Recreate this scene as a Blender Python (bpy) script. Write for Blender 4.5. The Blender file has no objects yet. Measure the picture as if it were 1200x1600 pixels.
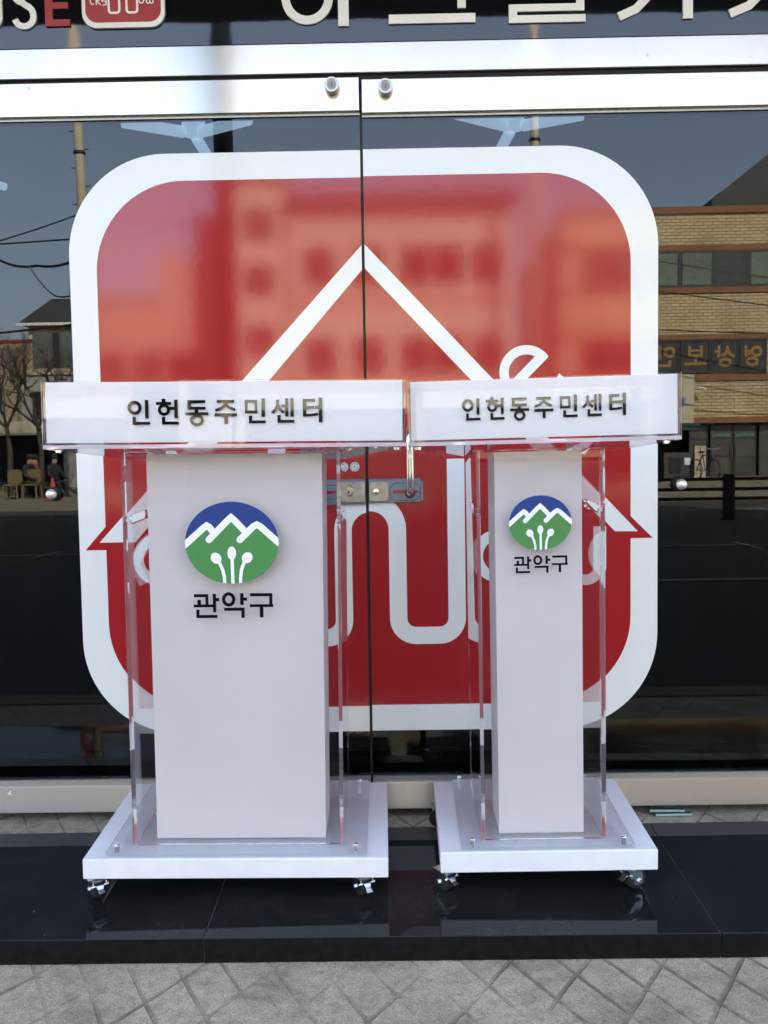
import bpy, bmesh, math, random
from mathutils import Vector, Matrix
random.seed(7)
S = bpy.context.scene
COL = S.collection
R = math.radians

# ------------------------------------------------------------------ camera, world, sun, exposure
def cam_axes(pitch, yaw, roll):
    cy, sy, cp, sp = math.cos(yaw), math.sin(yaw), math.cos(pitch), math.sin(pitch)
    fwd = Vector((-sy*cp, cy*cp, -sp)); right = Vector((cy, sy, 0)); up = right.cross(fwd)
    c, s = math.cos(roll), math.sin(roll)
    return c*right + s*up, -s*right + c*up, fwd
cam = bpy.data.cameras.new('camera'); camo = bpy.data.objects.new('camera', cam); COL.objects.link(camo)
a_, b_, f_ = cam_axes(.0594, .0101, -.0159)
M = Matrix((a_, b_, -f_)).transposed().to_4x4(); M.translation = Vector((0, -2.55, 1.036))
camo.matrix_world = M
cam.sensor_fit = 'VERTICAL'; cam.sensor_height = 24; cam.lens = 21.0
cam.clip_start = .02; cam.clip_end = 600
S.camera = camo
SUN_EL, SUN_AZ = R(38), R(25)
w = bpy.data.worlds.new('World'); S.world = w; w.use_nodes = True
nt = w.node_tree; bg = nt.nodes['Background']
sky = nt.nodes.new('ShaderNodeTexSky'); sky.sky_type = 'NISHITA'; sky.sun_disc = False
sky.sun_elevation = SUN_EL; sky.sun_rotation = SUN_AZ
sky.air_density = 1.0; sky.dust_density = 3.0; sky.ozone_density = 1.0
hs = nt.nodes.new('ShaderNodeHueSaturation'); hs.inputs['Saturation'].default_value = .74
nt.links.new(sky.outputs[0], hs.inputs['Color']); nt.links.new(hs.outputs[0], bg.inputs[0]); bg.inputs[1].default_value = .12
sl = bpy.data.lights.new('sun', 'SUN'); sl.energy = 4.2; sl.angle = R(.5); sl.color = (1, .95, .86)
so = bpy.data.objects.new('sun', sl); COL.objects.link(so)
sd = Vector((math.cos(SUN_EL)*math.sin(SUN_AZ), math.cos(SUN_EL)*math.cos(SUN_AZ), math.sin(SUN_EL)))
so.rotation_euler = sd.to_track_quat('Z', 'Y').to_euler(); so.location = sd*60
vs = S.view_settings; vs.view_transform = 'Standard'; vs.look = 'None'; vs.gamma = 1; vs.exposure = 2.98
try: vs.use_curve_mapping = False
except Exception: pass
cy_ = S.cycles
cy_.use_denoising = True; cy_.max_bounces = 22; cy_.transmission_bounces = 20; cy_.transparent_max_bounces = 32
cy_.glossy_bounces = 8; cy_.diffuse_bounces = 8; cy_.sample_clamp_indirect = 8

# ------------------------------------------------------------------ material helpers
def mat(name, col=(.5,.5,.5), rough=.5, metal=0, spec=.5, **kw):
    m = bpy.data.materials.new(name); m.use_nodes = True
    p = m.node_tree.nodes['Principled BSDF']
    p.inputs['Base Color'].default_value = (*col, 1); p.inputs['Roughness'].default_value = rough
    p.inputs['Metallic'].default_value = metal; p.inputs['Specular IOR Level'].default_value = spec
    for k, v in kw.items(): p.inputs[k.replace('_', ' ')].default_value = v
    return m
def nd(m, t, **kw):
    n = m.node_tree.nodes.new(t)
    for k, v in kw.items(): setattr(n, k, v)
    return n
def ln(m, a, b): m.node_tree.links.new(a, b)
def coords(m, scale=(1,1,1), kind='Object'):
    tc = nd(m, 'ShaderNodeTexCoord'); mp = nd(m, 'ShaderNodeMapping'); mp.inputs['Scale'].default_value = scale
    ln(m, tc.outputs[kind], mp.inputs[0]); return mp.outputs[0]
def noise(m, vec, scale=5, detail=6, rough=.6):
    n = nd(m, 'ShaderNodeTexNoise'); n.inputs['Scale'].default_value = scale
    n.inputs['Detail'].default_value = detail; n.inputs['Roughness'].default_value = rough
    ln(m, vec, n.inputs['Vector']); return n.outputs['Fac']
def ramp(m, fac, stops):
    r = nd(m, 'ShaderNodeValToRGB'); e = r.color_ramp.elements
    while len(e) < len(stops): e.new(.5)
    for i, (p, c) in enumerate(stops):
        e[i].position = p; e[i].color = (*c, 1) if len(c) == 3 else c
    ln(m, fac, r.inputs[0]); return r.outputs[0]
def g(v): return (v, v, v)
def mult(m, fac, a, b, mode='MULTIPLY'):
    x = nd(m, 'ShaderNodeMixRGB', blend_type=mode)
    for i, v in ((0, fac), (1, a), (2, b)):
        if isinstance(v, (int, float)): x.inputs[i].default_value = v
        elif isinstance(v, tuple): x.inputs[i].default_value = (*v, 1)
        else: ln(m, v, x.inputs[i])
    return x.outputs[0]
def bump(m, h, strength=.2, dist=.01):
    b = nd(m, 'ShaderNodeBump'); b.inputs['Strength'].default_value = strength; b.inputs['Distance'].default_value = dist
    ln(m, h, b.inputs['Height']); ln(m, b.outputs[0], m.node_tree.nodes['Principled BSDF'].inputs['Normal'])
def pin(m, k): return m.node_tree.nodes['Principled BSDF'].inputs[k]
def math_(m, op, a, b=None, c=None):
    n = nd(m, 'ShaderNodeMath', operation=op)
    for i, v in enumerate((a, b, c)):
        if v is None: continue
        if isinstance(v, (int, float)): n.inputs[i].default_value = v
        else: ln(m, v, n.inputs[i])
    return n.outputs[0]
def varied(name, col, lo=.8, hi=1.1, scale=3, rough=.7, bmp=.1, **kw):
    m = mat(name, col, rough, **kw); v = coords(m)
    f = ramp(m, noise(m, v, scale), [(.3, g(lo)), (.7, g(hi))])
    ln(m, mult(m, 1.0, col, f), pin(m, 'Base Color'))
    if bmp: bump(m, noise(m, v, scale*12), bmp, .004)
    return m

def clear_mat(name, col):
    m = bpy.data.materials.new(name); m.use_nodes = True; t = m.node_tree; t.nodes.remove(t.nodes['Principled BSDF'])
    gl = nd(m, 'ShaderNodeBsdfGlass'); gl.inputs['IOR'].default_value = 1.37; gl.inputs['Roughness'].default_value = 0
    gl.inputs['Color'].default_value = (*col, 1)
    ln(m, gl.outputs[0], t.nodes['Material Output'].inputs[0]); return m
def pane_mat(name, tint, ior=1.58, dirt=True):
    m = bpy.data.materials.new(name); m.use_nodes = True; t = m.node_tree; t.nodes.remove(t.nodes['Principled BSDF'])
    tr = nd(m, 'ShaderNodeBsdfTransparent'); tr.inputs[0].default_value = (*tint, 1)
    go = nd(m, 'ShaderNodeBsdfGlossy'); go.inputs['Roughness'].default_value = 0.0
    fr = nd(m, 'ShaderNodeFresnel'); fr.inputs[0].default_value = ior
    mx = nd(m, 'ShaderNodeMixShader'); ln(m, fr.outputs[0], mx.inputs[0]); ln(m, tr.outputs[0], mx.inputs[1]); ln(m, go.outputs[0], mx.inputs[2])
    out = mx.outputs[0]
    if dirt:   # thin film of dust, streaks and specks on the glass
        v = coords(m, (1, 1, .12)); n1 = noise(m, v, 14, 8, .7)
        sp = noise(m, coords(m), 160, 2, .5)
        f = math_(m, 'ADD', math_(m, 'MULTIPLY', ramp(m, n1, [(.5, g(0)), (.8, g(1))]), .010),
                  math_(m, 'MULTIPLY', ramp(m, sp, [(.74, g(0)), (.78, g(1))]), .06))
        di = nd(m, 'ShaderNodeBsdfDiffuse'); di.inputs[0].default_value = (.45, .45, .42, 1)
        m2 = nd(m, 'ShaderNodeMixShader'); ln(m, f, m2.inputs[0]); ln(m, out, m2.inputs[1]); ln(m, di.outputs[0], m2.inputs[2]); out = m2.outputs[0]
    ln(m, out, t.nodes['Material Output'].inputs[0]); return m

M_clear = clear_mat('clear_acrylic', (.995, .995, .997))
M_clear_p = clear_mat('clear_base_plate_acrylic', (.99, .99, .995)); M_clear_p.node_tree.nodes['Glass BSDF'].inputs['IOR'].default_value = 1.3
M_pane = pane_mat('tinted_door_glass', (.34, .38, .40))
M_far_pane = pane_mat('far_window_glass', (.92, .96, .93), dirt=False)

def milky(name, col, transl, rough=.25, spec=.5):
    m = mat(name, col, rough, spec=spec); t = m.node_tree; p = t.nodes['Principled BSDF']
    tl = nd(m, 'ShaderNodeBsdfTranslucent'); tl.inputs[0].default_value = (*col, 1)
    mx = nd(m, 'ShaderNodeMixShader'); mx.inputs[0].default_value = transl
    ln(m, p.outputs[0], mx.inputs[1]); ln(m, tl.outputs[0], mx.inputs[2]); ln(m, mx.outputs[0], t.nodes['Material Output'].inputs[0])
    return m
M_frost = milky('frosted_acrylic', (.98, .95, .98), .16, .35, .2)
_p = pin(M_frost, 'Base Color'); _v = coords(M_frost); _f = ramp(M_frost, noise(M_frost, coords(M_frost, (1,1,.35)), 4, 6, .6), [(.3, (.93,.90,.93)), (.7, (.985,.955,.985))]); ln(M_frost, _f, _p)
ln(M_frost, math_(M_frost, 'ADD', .28, math_(M_frost, 'MULTIPLY', noise(M_frost, _v, 9, 6, .7), .2)), pin(M_frost, 'Roughness'))
M_base = milky('milky_base_acrylic', (.84, .85, .88), .12, .3, .4)
M_edge = bpy.data.materials.new('sawn_acrylic_edge'); M_edge.use_nodes = True
M_edge.node_tree.nodes.remove(M_edge.node_tree.nodes['Principled BSDF'])
_g = nd(M_edge, 'ShaderNodeBsdfGlass'); _g.inputs['IOR'].default_value = 1.49; _d = nd(M_edge, 'ShaderNodeBsdfDiffuse'); _d.inputs[0].default_value = (.78, .68, .74, 1)
_m = nd(M_edge, 'ShaderNodeMixShader'); _m.inputs[0].default_value = .6; ln(M_edge, _g.outputs[0], _m.inputs[1]); ln(M_edge, _d.outputs[0], _m.inputs[2]); ln(M_edge, _m.outputs[0], M_edge.node_tree.nodes['Material Output'].inputs[0])
M_side = M_edge.copy(); M_side.name = 'hazy_acrylic_side'
for _n in M_side.node_tree.nodes:
    if _n.bl_idname == 'ShaderNodeMixShader': _n.inputs[0].default_value = .4
_s = noise(M_base, coords(M_base), 14, 8, .75); ln(M_base, mult(M_base, 1.0, (.84,.85,.88), ramp(M_base, _s, [(.35, g(.93)), (.6, g(1)), (.8, g(1.02))])), pin(M_base, 'Base Color'))
_sp = noise(M_base, coords(M_base), 120, 2, .5); ln(M_base, mult(M_base, math_(M_base, 'MULTIPLY', ramp(M_base, _sp, [(.74, g(0)), (.77, g(1))]), .35), pin(M_base, 'Base Color').links[0].from_socket, (.35,.33,.3), 'MIX'), pin(M_base, 'Base Color'))
M_colside = M_side.copy(); M_colside.name = 'polished_acrylic_edge'
for _n in M_colside.node_tree.nodes:
    if _n.bl_idname == 'ShaderNodeMixShader': _n.inputs[0].default_value = .16
    if _n.bl_idname == 'ShaderNodeBsdfDiffuse': _n.inputs[0].default_value = (.85, .83, .88, 1)
M_white = mat('white_sign_backing', (.97, .97, .98), .3, spec=.3)
M_blackletter = mat('glossy_black_letter', (.007, .006, .005), .03, spec=.4)
M_black = mat('matt_black_letter', (.005, .005, .006), .3, spec=.08)
M_blue = mat('logo_blue', (.010, .040, .215), .3); M_green = mat('logo_green', (.062, .235, .07), .3)
M_lwhite = mat('logo_white', (.82, .84, .88), .35)
M_chrome = mat('chrome', (.8, .8, .8), .08, 1); M_satin = mat('satin_knob_metal', (.97, .93, .86), .5, 1); M_barrel = mat('dull_lock_barrel', (.42, .41, .38), .3, 1); M_zinc = varied('zinc_plated_steel', (.68, .71, .73), .6, 1.15, 60, .25, .1, metal=1)
M_rubber = varied('grey_rubber_tyre', (.02, .02, .02), .6, 1.6, 120, .75, .3, spec=.15)
M_dark = mat('dark_plastic', (.02, .02, .022), .4)

def steel(name, col, rough):
    m = mat(name, col, rough, 1)
    pin(m, 'Anisotropic').default_value = 1.0; pin(m, 'Anisotropic Rotation').default_value = .25
    tv = nd(m, 'ShaderNodeCombineXYZ'); tv.inputs[0].default_value = 1; ln(m, tv.outputs[0], pin(m, 'Tangent'))
    st = noise(m, coords(m, (9, 1, 3)), 2.2, 8, .7)
    smudge = ramp(m, st, [(.60, g(0)), (.85, g(1))])
    base = mult(m, math_(m, 'MULTIPLY', smudge, .35), col, tuple(c*.72 for c in col), 'MIX')
    spots = noise(m, coords(m, (1, 1, 1)), 26, 3, .6)
    base = mult(m, math_(m, 'MULTIPLY', ramp(m, spots, [(.70, g(0)), (.76, g(1))]), .5), base, (.2, .18, .15), 'MIX')
    drip = noise(m, coords(m, (40, 1, 1.5)), 2, 4, .6)
    base = mult(m, math_(m, 'MULTIPLY', ramp(m, drip, [(.6, g(0)), (.8, g(1))]), .25), base, (.38, .33, .26), 'MIX')
    ln(m, base, pin(m, 'Base Color'))
    ln(m, math_(m, 'ADD', rough, math_(m, 'MULTIPLY', smudge, .12)), pin(m, 'Roughness'))
    return m
M_steel = steel('brushed_stainless', (.585, .575, .54), .19)
M_steel_b = steel('brushed_stainless_low', (.50, .455, .39), .4)
M_lip = mat('aluminium_bead', (.4, .4, .37), .45, .7)
M_gap = mat('dark_gap', (.012, .009, .009), .8)
M_lockgrey = varied('blue_grey_lock_metal', (.20, .24, .29), .8, 1.1, 25, .38, .05, metal=.55)
M_lockcover = varied('satin_lock_cover', (.42, .41, .38), .7, 1.1, 40, .35, .05, metal=.8)
M_brass = mat('worn_nickel', (.50, .48, .42), .25, 1)
M_signwhite = varied('sign_letter_cream', (.88, .87, .81), .9, 1.03, 4, .45, .03)
M_signred = varied('sign_letter_red', (.36, .018, .018), .9, 1.05, 4, .4, .03)
M_fascia = mat('black_fascia_panel', (.006, .006, .007), .035, spec=.7)
bump(M_fascia, noise(M_fascia, coords(M_fascia), 9, 2, .4), .02, .01)

def vinyl(name, col, rough=.075):
    m = mat(name, col, rough)
    bump(m, noise(m, coords(m), 60, 2, .5), .014, .004); return m
M_vred = vinyl('red_vinyl', (.36, .012, .017)); pin(M_vred, 'Specular IOR Level').default_value = .55; M_vwhite = vinyl('white_vinyl', (.80, .82, .80), .10)

# ground
M_paving = mat('scored_concrete_paving', (.3,.3,.27), .85)
def build_paving(m):
    tc = nd(m, 'ShaderNodeNewGeometry'); sx = nd(m, 'ShaderNodeSeparateXYZ'); ln(m, tc.outputs['Position'], sx.inputs[0])
    x, y = sx.outputs[0], sx.outputs[1]
    pos = tc.outputs['Position']
    wob = math_(m, 'MULTIPLY', noise(m, pos, 6, 3), .012)
    def lines(k, per, off, wd):
        u = math_(m, 'ADD', math_(m, 'ADD', x, math_(m, 'MULTIPLY', y, k)), wob)
        f = math_(m, 'FRACT', math_(m, 'DIVIDE', math_(m, 'ADD', u, off), per))
        d = math_(m, 'ABSOLUTE', math_(m, 'SUBTRACT', f, .5))
        return d, wd
    outs = []
    fade = ramp(m, noise(m, pos, 3.1, 4, .7), [(.42, g(.08)), (.62, g(1))])
    for k, per, off in ((.56, .0985, .535), (-.66, .158, .04)):
        d, _ = lines(k, per, off + 20, 0)
        w_ = .036 if per < .12 else .027
        l = ramp(m, d, [(0, g(1)), (w_, g(.85)), (w_*1.5, g(0))])
        outs.append(math_(m, 'MULTIPLY', l, fade))
    ll = math_(m, 'MAXIMUM', outs[0], outs[1])
    c1 = ramp(m, noise(m, pos, 5, 8, .7), [(.3, (.235,.203,.145)), (.5, (.40,.352,.255)), (.72, (.55,.485,.355))])
    fine = ramp(m, noise(m, pos, 260, 5, .8), [(.32, g(.35)), (.5, g(1)), (.68, g(1.55))])
    mid = ramp(m, noise(m, pos, 38, 5, .75), [(.3, g(.66)), (.52, g(1)), (.75, g(1.2))])
    c2 = mult(m, 1.0, mult(m, 1.0, c1, fine), mid)
    c3 = mult(m, math_(m, 'MULTIPLY', ll, .72), c2, (.085,.083,.070), 'MIX')
    st = ramp(m, noise(m, pos, 60, 3, .5), [(.68, g(0)), (.73, g(1))])
    c4 = mult(m, math_(m, 'MULTIPLY', st, .55), c3, (.07,.07,.06), 'MIX')
    ln(m, c4, pin(m, 'Base Color'))
    h = math_(m, 'SUBTRACT', math_(m, 'MULTIPLY', noise(m, pos, 120, 5, .7), .6), ll)
    bump(m, h, 1.0, .006)
build_paving(M_paving)
M_granite = mat('polished_black_granite', (.010, .012, .018), .03, spec=.42)
def build_granite(m):
    v = coords(m); sp = ramp(m, noise(m, v, 420, 2, .6), [(.66, g(.010)), (.72, g(.035))])
    du = ramp(m, noise(m, v, 5, 8, .7), [(.45, g(0)), (.8, g(1))])
    ln(m, mult(m, math_(m, 'MULTIPLY', du, .06), sp, (.22,.22,.21), 'MIX'), pin(m, 'Base Color'))
    speck = ramp(m, noise(m, v, 75, 2, .5), [(.78, g(0)), (.8, g(1))])
    ln(m, mult(m, math_(m, 'MULTIPLY', speck, .5), pin(m, 'Base Color').links[0].from_socket, (.4,.4,.38), 'MIX'), pin(m, 'Base Color'))
    ln(m, math_(m, 'ADD', .03, math_(m, 'MULTIPLY', du, .04)), pin(m, 'Roughness'))
build_granite(M_granite)
def mirror_stone(m):
    t = m.node_tree; p = t.nodes['Principled BSDF']; p.inputs['Specular IOR Level'].default_value = 0
    fr = nd(m, 'ShaderNodeFresnel'); fr.inputs[0].default_value = 1.5
    go = nd(m, 'ShaderNodeBsdfGlossy'); ln(m, p.inputs['Roughness'].links[0].from_socket, go.inputs['Roughness']); go.inputs[0].default_value = (.92, .96, 1, 1)
    mx = nd(m, 'ShaderNodeMixShader'); ln(m, math_(m, 'MULTIPLY', fr.outputs[0], .50), mx.inputs[0])
    ln(m, p.outputs[0], mx.inputs[1]); ln(m, go.outputs[0], mx.inputs[2]); ln(m, mx.outputs[0], t.nodes['Material Output'].inputs[0])
mirror_stone(M_granite)
M_granite_side = varied('sawn_granite_edge', (.004, .0042, .0045), .5, 1.9, 50, .5, .3, spec=.12)
_m = M_granite_side; _b = pin(_m, 'Base Color').links[0].from_socket
_n = noise(_m, coords(_m, (1, 1, 2.2)), 7.5, 7, .75)
ln(_m, mult(_m, math_(_m, 'MULTIPLY', ramp(_m, _n, [(.70, g(0)), (.78, g(1))]), .55), _b, (.24,.24,.23), 'MIX'), pin(_m, 'Base Color'))
M_asphalt = varied('asphalt', (.030, .030, .031), .8, 1.2, 1.5, .85, .3)
M_farpave = varied('far_pavement', (.19, .17, .12), .8, 1.1, 1.2, .85, .1)
M_paint = mat('road_paint', (.22, .22, .2), .7)

# ------------------------------------------------------------------ object helpers
def obj(name, bm, m, parent=None, smooth=False, loc=None, rot=None):
    bmesh.ops.recalc_face_normals(bm, faces=bm.faces[:])
    me = bpy.data.meshes.new(name); bm.to_mesh(me); bm.free()
    for mm in (m if isinstance(m, (list, tuple)) else [m]): me.materials.append(mm)
    if smooth:
        for p in me.polygons: p.use_smooth = True
    o = bpy.data.objects.new(name, me); COL.objects.link(o)
    if parent is not None: o.parent = parent
    if loc: o.location = loc
    if rot: o.rotation_euler = rot
    return o
def empty(name, loc=(0,0,0), rot=None, parent=None):
    o = bpy.data.objects.new(name, None); COL.objects.link(o); o.location = loc
    o.empty_display_size = .1
    if rot: o.rotation_euler = rot
    if parent: o.parent = parent
    return o
def tag(o, label=None, cat=None, group=None, kind=None):
    if label: o['label'] = label
    if cat: o['category'] = cat
    if group: o['group'] = group
    if kind: o['kind'] = kind
    return o
def box(bm, x0, x1, y0, y1, z0, z1, mi=0):
    vs_ = [bm.verts.new((x, y, z)) for x in (x0, x1) for y in (y0, y1) for z in (z0, z1)]
    fs = [(0,1,3,2), (4,6,7,5), (0,4,5,1), (2,3,7,6), (0,2,6,4), (1,5,7,3)]
    for f in fs: bm.faces.new([vs_[i] for i in f]).material_index = mi
    return vs_
def hexa(bm, p):          # eight points: bottom ring 0-3, top ring 4-7
    v = [bm.verts.new(q) for q in p]
    for f in ((0,1,2,3), (7,6,5,4), (0,4,5,1), (1,5,6,2), (2,6,7,3), (3,7,4,0)): bm.faces.new([v[i] for i in f])
def prism(bm, pts, y0, y1):     # outline in x,z extruded along y
    a = [bm.verts.new((x, y0, z)) for x, z in pts]; b = [bm.verts.new((x, y1, z)) for x, z in pts]
    bm.faces.new(a); bm.faces.new(b[::-1]); n = len(pts)
    for i in range(n): bm.faces.new((a[i], b[i], b[(i+1) % n], a[(i+1) % n]))
def ring(bm, cx, cz, rx, rz, wd, y0, y1, n=40, a0=0, a1=360):
    full = abs(a1-a0) >= 360
    k = n if full else n+1
    L = []
    for i in range(k):
        t = R(a0 + (a1-a0)*i/n); c, s = math.cos(t), math.sin(t)
        L.append([bm.verts.new((cx+(rx-d)*c, y, cz+(rz-d)*s)) for d, y in ((0, y0), (0, y1), (wd, y1), (wd, y0))])
    for i in range(n if full else n):
        A, B = L[i], L[(i+1) % k]
        for j in range(4): bm.faces.new((A[j], A[(j+1) % 4], B[(j+1) % 4], B[j]))
    if not full:
        bm.faces.new(L[0]); bm.faces.new(L[-1][::-1])
def stroke(bm, pts, wd, y0, y1, closed=False):     # mitred polyline in x,z
    P = [Vector((p[0], p[1])) for p in pts]
    P = [p for i, p in enumerate(P) if i == 0 or (p-P[i-1]).length > 1e-6]; n = len(P); l, r = [], []
    for i in range(n):
        d1 = (P[i]-P[i-1]).normalized() if i > 0 else None
        d2 = (P[i+1]-P[i]).normalized() if i < n-1 else None
        if d1 is None: d1 = d2
        if d2 is None: d2 = d1
        t = (d1+d2).normalized(); nn = Vector((-t.y, t.x)); c = max(.4, nn.dot(Vector((-d1.y, d1.x))))
        l.append(P[i]+nn*(wd/2/c)); r.append(P[i]-nn*(wd/2/c))
    L = [[bm.verts.new((q.x, y, q.y)) for q, y in ((l[i], y0), (r[i], y0), (r[i], y1), (l[i], y1))] for i in range(n)]
    for i in range(n-1):
        for j in range(4): bm.faces.new((L[i][j], L[i+1][j], L[i+1][(j+1) % 4], L[i][(j+1) % 4]))
    bm.faces.new(L[0]); bm.faces.new(L[-1][::-1])
def rrect(x0, x1, z0, z1, r, n=14):
    out = []
    for cx, cz, a in ((x1-r, z1-r, 0), (x0+r, z1-r, 90), (x0+r, z0+r, 180), (x1-r, z0+r, 270)):
        for i in range(n+1):
            t = R(a + 90*i/n); out.append((cx+r*math.cos(t), cz+r*math.sin(t)))
    return out
def ellipse(cx, cz, rx, rz, n=48, rot=0):
    c0, s0 = math.cos(rot), math.sin(rot)
    return [(cx+rx*math.cos(t)*c0-rz*math.sin(t)*s0, cz+rx*math.cos(t)*s0+rz*math.sin(t)*c0) for t in [2*math.pi*i/n for i in range(n)]]
def tube(bm, pts, r, n=10, r2=None, cap=True):
    P = [Vector(p) for p in pts]; rings = []
    up = Vector((0, 0, 1)); prev = None
    for i, p in enumerate(P):
        d = (P[min(i+1, len(P)-1)] - P[max(i-1, 0)]).normalized()
        if prev is None:
            u = d.cross(up if abs(d.z) < .9 else Vector((1, 0, 0))).normalized()
        else:
            u = (prev - d*prev.dot(d)).normalized()
        prev = u; v = d.cross(u)
        rr = r if r2 is None else r+(r2-r)*i/(len(P)-1)
        rings.append([bm.verts.new(p + (u*math.cos(t)+v*math.sin(t))*rr) for t in [2*math.pi*k/n for k in range(n)]])
    for A, B in zip(rings, rings[1:]):
        for k in range(n): bm.faces.new((A[k], A[(k+1) % n], B[(k+1) % n], B[k]))
    if cap: bm.faces.new(rings[0][::-1]); bm.faces.new(rings[-1])
def cyl(bm, p0, p1, r, n=24, r2=None): tube(bm, [p0, p1], r, n, r2)
def lathe(bm, prof, n=32, axis='y', c=(0,0,0)):      # prof: (radius, t) along axis
    rings = []
    for r_, t in prof:
        row = []
        for k in range(n):
            a = 2*math.pi*k/n; u, v = r_*math.cos(a), r_*math.sin(a)
            row.append(bm.verts.new((c[0]+u, c[1]+t, c[2]+v) if axis == 'y' else ((c[0]+u, c[1]+v, c[2]+t) if axis == 'z' else (c[0]+t, c[1]+u, c[2]+v))))
        rings.append(row)
    for A, B in zip(rings, rings[1:]):
        for k in range(n): bm.faces.new((A[k], A[(k+1) % n], B[(k+1) % n], B[k]))
    bm.faces.new(rings[0][::-1]); bm.faces.new(rings[-1])
def bev(bm, w_, seg=2): bmesh.ops.bevel(bm, geom=bm.edges[:], offset=w_, segments=seg, affect='EDGES', profile=.5)

# glyphs: B bar, O ring, L polyline; given in the px of a tracing sheet, y down
HEADER = [('O',72,95,39,39,16),('B',132,52,150,155),('B',60,147,77,191),('B',60,176,157,191),
 ('B',227,46,246,66),('B',195,64,277,79),('O',238,108,33,33,15),('B',268,92,300,108),('B',297,52,315,155),('B',226,149,243,191),('B',226,176,320,191),
 ('B',372,55,470,70),('B',372,55,390,107),('B',372,93,472,107),('B',412,105,430,130),('B',360,124,487,139),('O',423,168,38,33,15),
 ('B',538,55,634,70),('L',[(592,66),(584,84),(560,102),(528,114)],16),('L',[(588,84),(608,98),(640,112)],16),('B',524,131,650,147),('B',579,145,597,190),
 ('F',695,55,766,131,15),('B',790,48,808,152),('B',718,146,735,188),('B',718,173,811,188),
 ('L',[(881,54),(881,86),(868,112),(850,130)],16),('L',[(881,84),(894,108),(915,128)],16),('B',903,84,927,99),('B',925,48,941,150),('B',955,48,971,152),('B',880,143,897,186),('B',880,171,974,186),
 ('B',1025,52,1092,67),('B',1025,52,1042,152),('B',1025,93,1088,107),('L',[(1025,145),(1070,144),(1110,138)],15),('B',1092,92,1118,107),('B',1115,45,1134,185)]
DISTRICT = [('B',255,860,360,880),('B',340,860,360,935),('B',280,900,305,940),('B',252,932,395,950),('B',395,858,417,985),('B',415,887,440,908),('B',270,968,292,1025),('B',270,1005,425,1025),
 ('O',512,897,49,49,22),('B',598,855,622,935),('B',620,885,648,905),('B',478,955,628,975),('B',605,955,628,1025),
 ('B',672,855,836,875),('B',814,855,836,940),('B',668,932,842,950),('B',742,948,768,1022)]
def glyphs(bm, spec, sheet, dest, yf, th, step=.00004):
    sx0, sy0, sx1, sy1 = sheet; dx0, dz0, dx1, dz1 = dest      # dest: left, top, right, bottom
    X = lambda x: dx0+(x-sx0)/(sx1-sx0)*(dx1-dx0); Z = lambda y: dz0+(y-sy0)/(sy1-sy0)*(dz1-dz0)
    kx = (dx1-dx0)/(sx1-sx0); kz = abs((dz1-dz0)/(sy1-sy0)); k = (kx+kz)/2
    for i, s in enumerate(spec):
        y0 = yf - (i % 4)*step; y1 = y0 + th
        wb = .9 if sheet[2] > 150 else 0
        if s[0] == 'B': s = ('B', s[1]-wb, s[2]-wb, s[3]+wb, s[4]+wb)
        if s[0] == 'O': s = s[:3] + (s[3]+wb, s[4]+wb, s[5]+2*wb)
        if s[0] == 'B': prism(bm, [(X(s[1]), Z(s[4])), (X(s[3]), Z(s[4])), (X(s[3]), Z(s[2])), (X(s[1]), Z(s[2]))], y0, y1)
        elif s[0] == 'O': ring(bm, X(s[1]), Z(s[2]), s[3]*kx, s[4]*kz, s[5]*k, y0, y1)
        elif s[0] == 'F':
            x0, t0, x1, t1, w_ = s[1:]
            for q in ((x0,t0,x1,t0+w_), (x0,t1-w_,x1,t1), (x0,t0+w_,x0+w_,t1-w_), (x1-w_,t0+w_,x1,t1-w_)):
                prism(bm, [(X(q[0]), Z(q[3])), (X(q[2]), Z(q[3])), (X(q[2]), Z(q[1])), (X(q[0]), Z(q[1]))], y0, y1)
        elif s[0] == 'L': stroke(bm, [(X(a), Z(b)) for a, b in s[1]], s[2]*k, y0, y1)

# ================================================================== SETTING
bm = bmesh.new(); box(bm, -40, 40, -1.25, .6, -.14, 0)
tag(obj('pavement', bm, M_paving), kind='structure')
bm = bmesh.new(); box(bm, -300, 300, -20.0, -1.25, -.4, -.15)
tag(obj('road', bm, M_asphalt), kind='structure')
bm = bmesh.new(); hexa(bm, [(-300,-20,-.4), (-300,-20.0,0), (-300,-27.6,.27), (-300,-27.6,-.4), (300,-20,-.4), (300,-20.0,0), (300,-27.6,.27), (300,-27.6,-.4)])
tag(obj('far_pavement', bm, M_farpave), kind='structure')
bm = bmesh.new(); v = [bm.verts.new(p) for p in ((-500,-500,-.45), (500,-500,-.45), (500,500,-.45), (-500,500,-.45))]; bm.faces.new(v)
tag(obj('ground', bm, M_farpave), kind='structure')
bm = bmesh.new()
for y in (-9.0, -16.6): box(bm, -300, 300, y-.06, y+.06, -.146, -.142)
for k in range(-12, 13): box(bm, k*8, k*8+4, -5.9, -5.78, -.146, -.142)
tag(obj('road_markings', bm, M_paint), kind='structure')
bm = bmesh.new(); box(bm, -60, 60, -1.40, -1.251, -.149, .004)
tag(obj('kerb', bm, M_farpave), kind='structure')

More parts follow.
